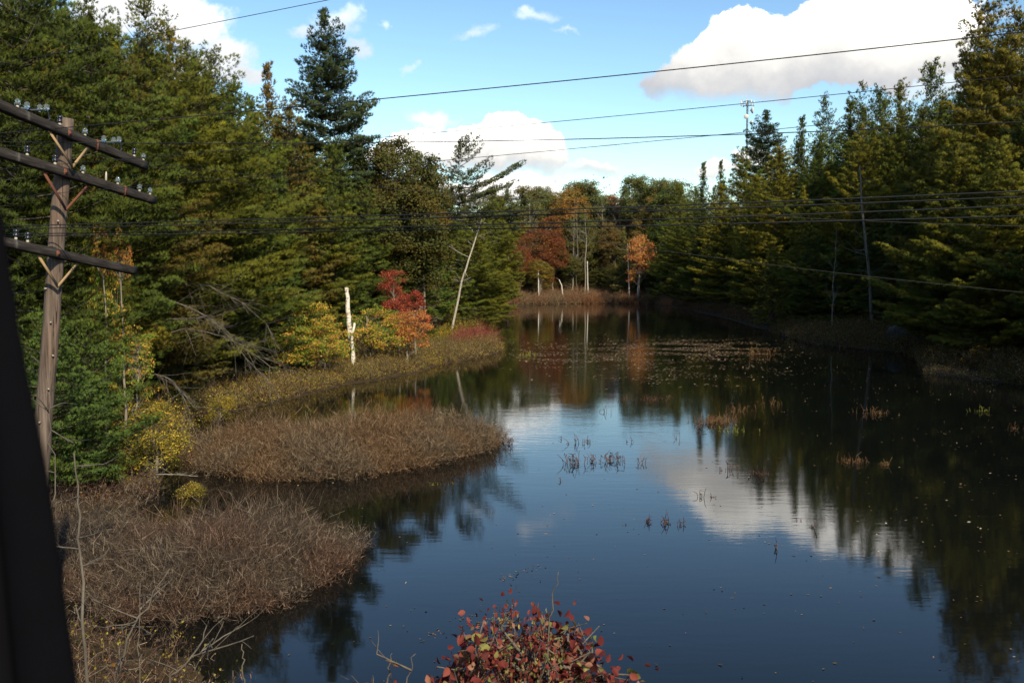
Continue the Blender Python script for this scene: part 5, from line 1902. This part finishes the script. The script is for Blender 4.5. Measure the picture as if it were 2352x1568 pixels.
bush('red_bush', foot(1050, 5.0), .5, 1.75, 9, 'red_bush', 'twig_brown', 1500, .040, 'thinner crimson shoots low at the left of the main red bush', 'bush', 72, rad=.010)
bush('bare_shrub', foot(900, 5.2), .35, 1.75, 4, 'shrub_rust', 'twig_grey', 30, .045, 'near bare grey shoots left of the red bush at the lower edge', 'shrub', 73, depth=2)
bush('bare_shrub', foot(640, 7.4), .7, 1.9, 10, 'shrub_rust', 'twig_brown', 260, .045, 'leafless red brown shrub against the blue water in the lower left', 'shrub', 74, depth=3)
bush('bare_shrub', foot(470, 7.0), .7, 1.7, 12, 'shrub_yellow', 'twig_brown', 900, .05, 'brown shrub with a few lime leaves near the lower left corner', 'shrub', 75, depth=3)
bush('yellow_shrub', foot(330, 7.6), .6, 2.1, 11, 'shrub_yellow', 'twig_brown', 1300, .055, 'shrub with yellow green leaves in front of the nearer mound', 'shrub', 76, depth=3)
bush('bare_shrub', foot(250, 6.4), .6, 1.9, 8, 'shrub_rust', 'twig_grey', 160, .05, 'tangled grey brown shrub beside the window post at the bottom', 'shrub', 77, depth=3)
bush('bare_shrub', foot(780, 7.8), .7, 1.15, 8, 'shrub_rust', 'twig_grey', 120, .045, 'low bare shrub at the water between brown shrub and grey shoots', 'shrub', 78, depth=3)


def sapling(pts, r0, label, seed, limbs=6, mat='bark_mid', llen=.4):
    r0 *= .62
    return stem('sapling', label, 'sapling', pts, np.linspace(r0, r0 * .3, len(pts)), mat, limbs, seed, llen, 7)


def col3(pxs, Y):
    P_ = [at(px, py, Y) for px, py in pxs]
    b = P_[0]
    g = Vector((b.x, b.y, gz(b.x, b.y) - .1))
    return [g] + P_


sapling(col3([(193, 1560), (188, 1300), (182, 1160), (170, 1040)], 8.2), .028, 'pale straight sapling stem rising next to the window post', 81, 7)
sapling(col3([(262, 1560), (300, 1450), (350, 1370), (390, 1305)], 8.0), .022, 'slanting sapling stem crossing the nearer mound to the right', 82, 6)
sapling(col3([(320, 1560), (318, 1440), (322, 1340)], 9.0), .014, 'thin upright sapling between the straight and the slanting stems', 83, 5)
sapling(col3([(385, 1560), (450, 1500), (490, 1465)], 7.6), .018, 'short slanting sapling low in front of the nearer mound', 84, 5)
sapling(col3([(564, 1568), (560, 1520), (556, 1478)], 7.6), .016, 'thick pale stalk cut off just above the lower edge', 85, 0, llen=.2)
sapling(col3([(122, 1200), (118, 1060), (116, 960), (112, 900)], 10.2), .014, 'thin bare stem in front of the lower pole', 86, 5)
sapling(col3([(1262, 1440), (1272, 1370), (1283, 1312)], 5.2), .0095, 'single dry grey stalk sticking out of the red bush', 87, 0)
sapling(col3([(880, 1600), (893, 1545), (900, 1500)], 5.2), .012, 'dry grey stalk left of the red bush, upright', 88, 3, llen=.2)
sapling(col3([(925, 1600), (940, 1545), (955, 1500)], 5.1), .010, 'dry grey stalk left of the red bush, slanting', 89, 2, llen=.2)

print('script done', len(bpy.data.objects))
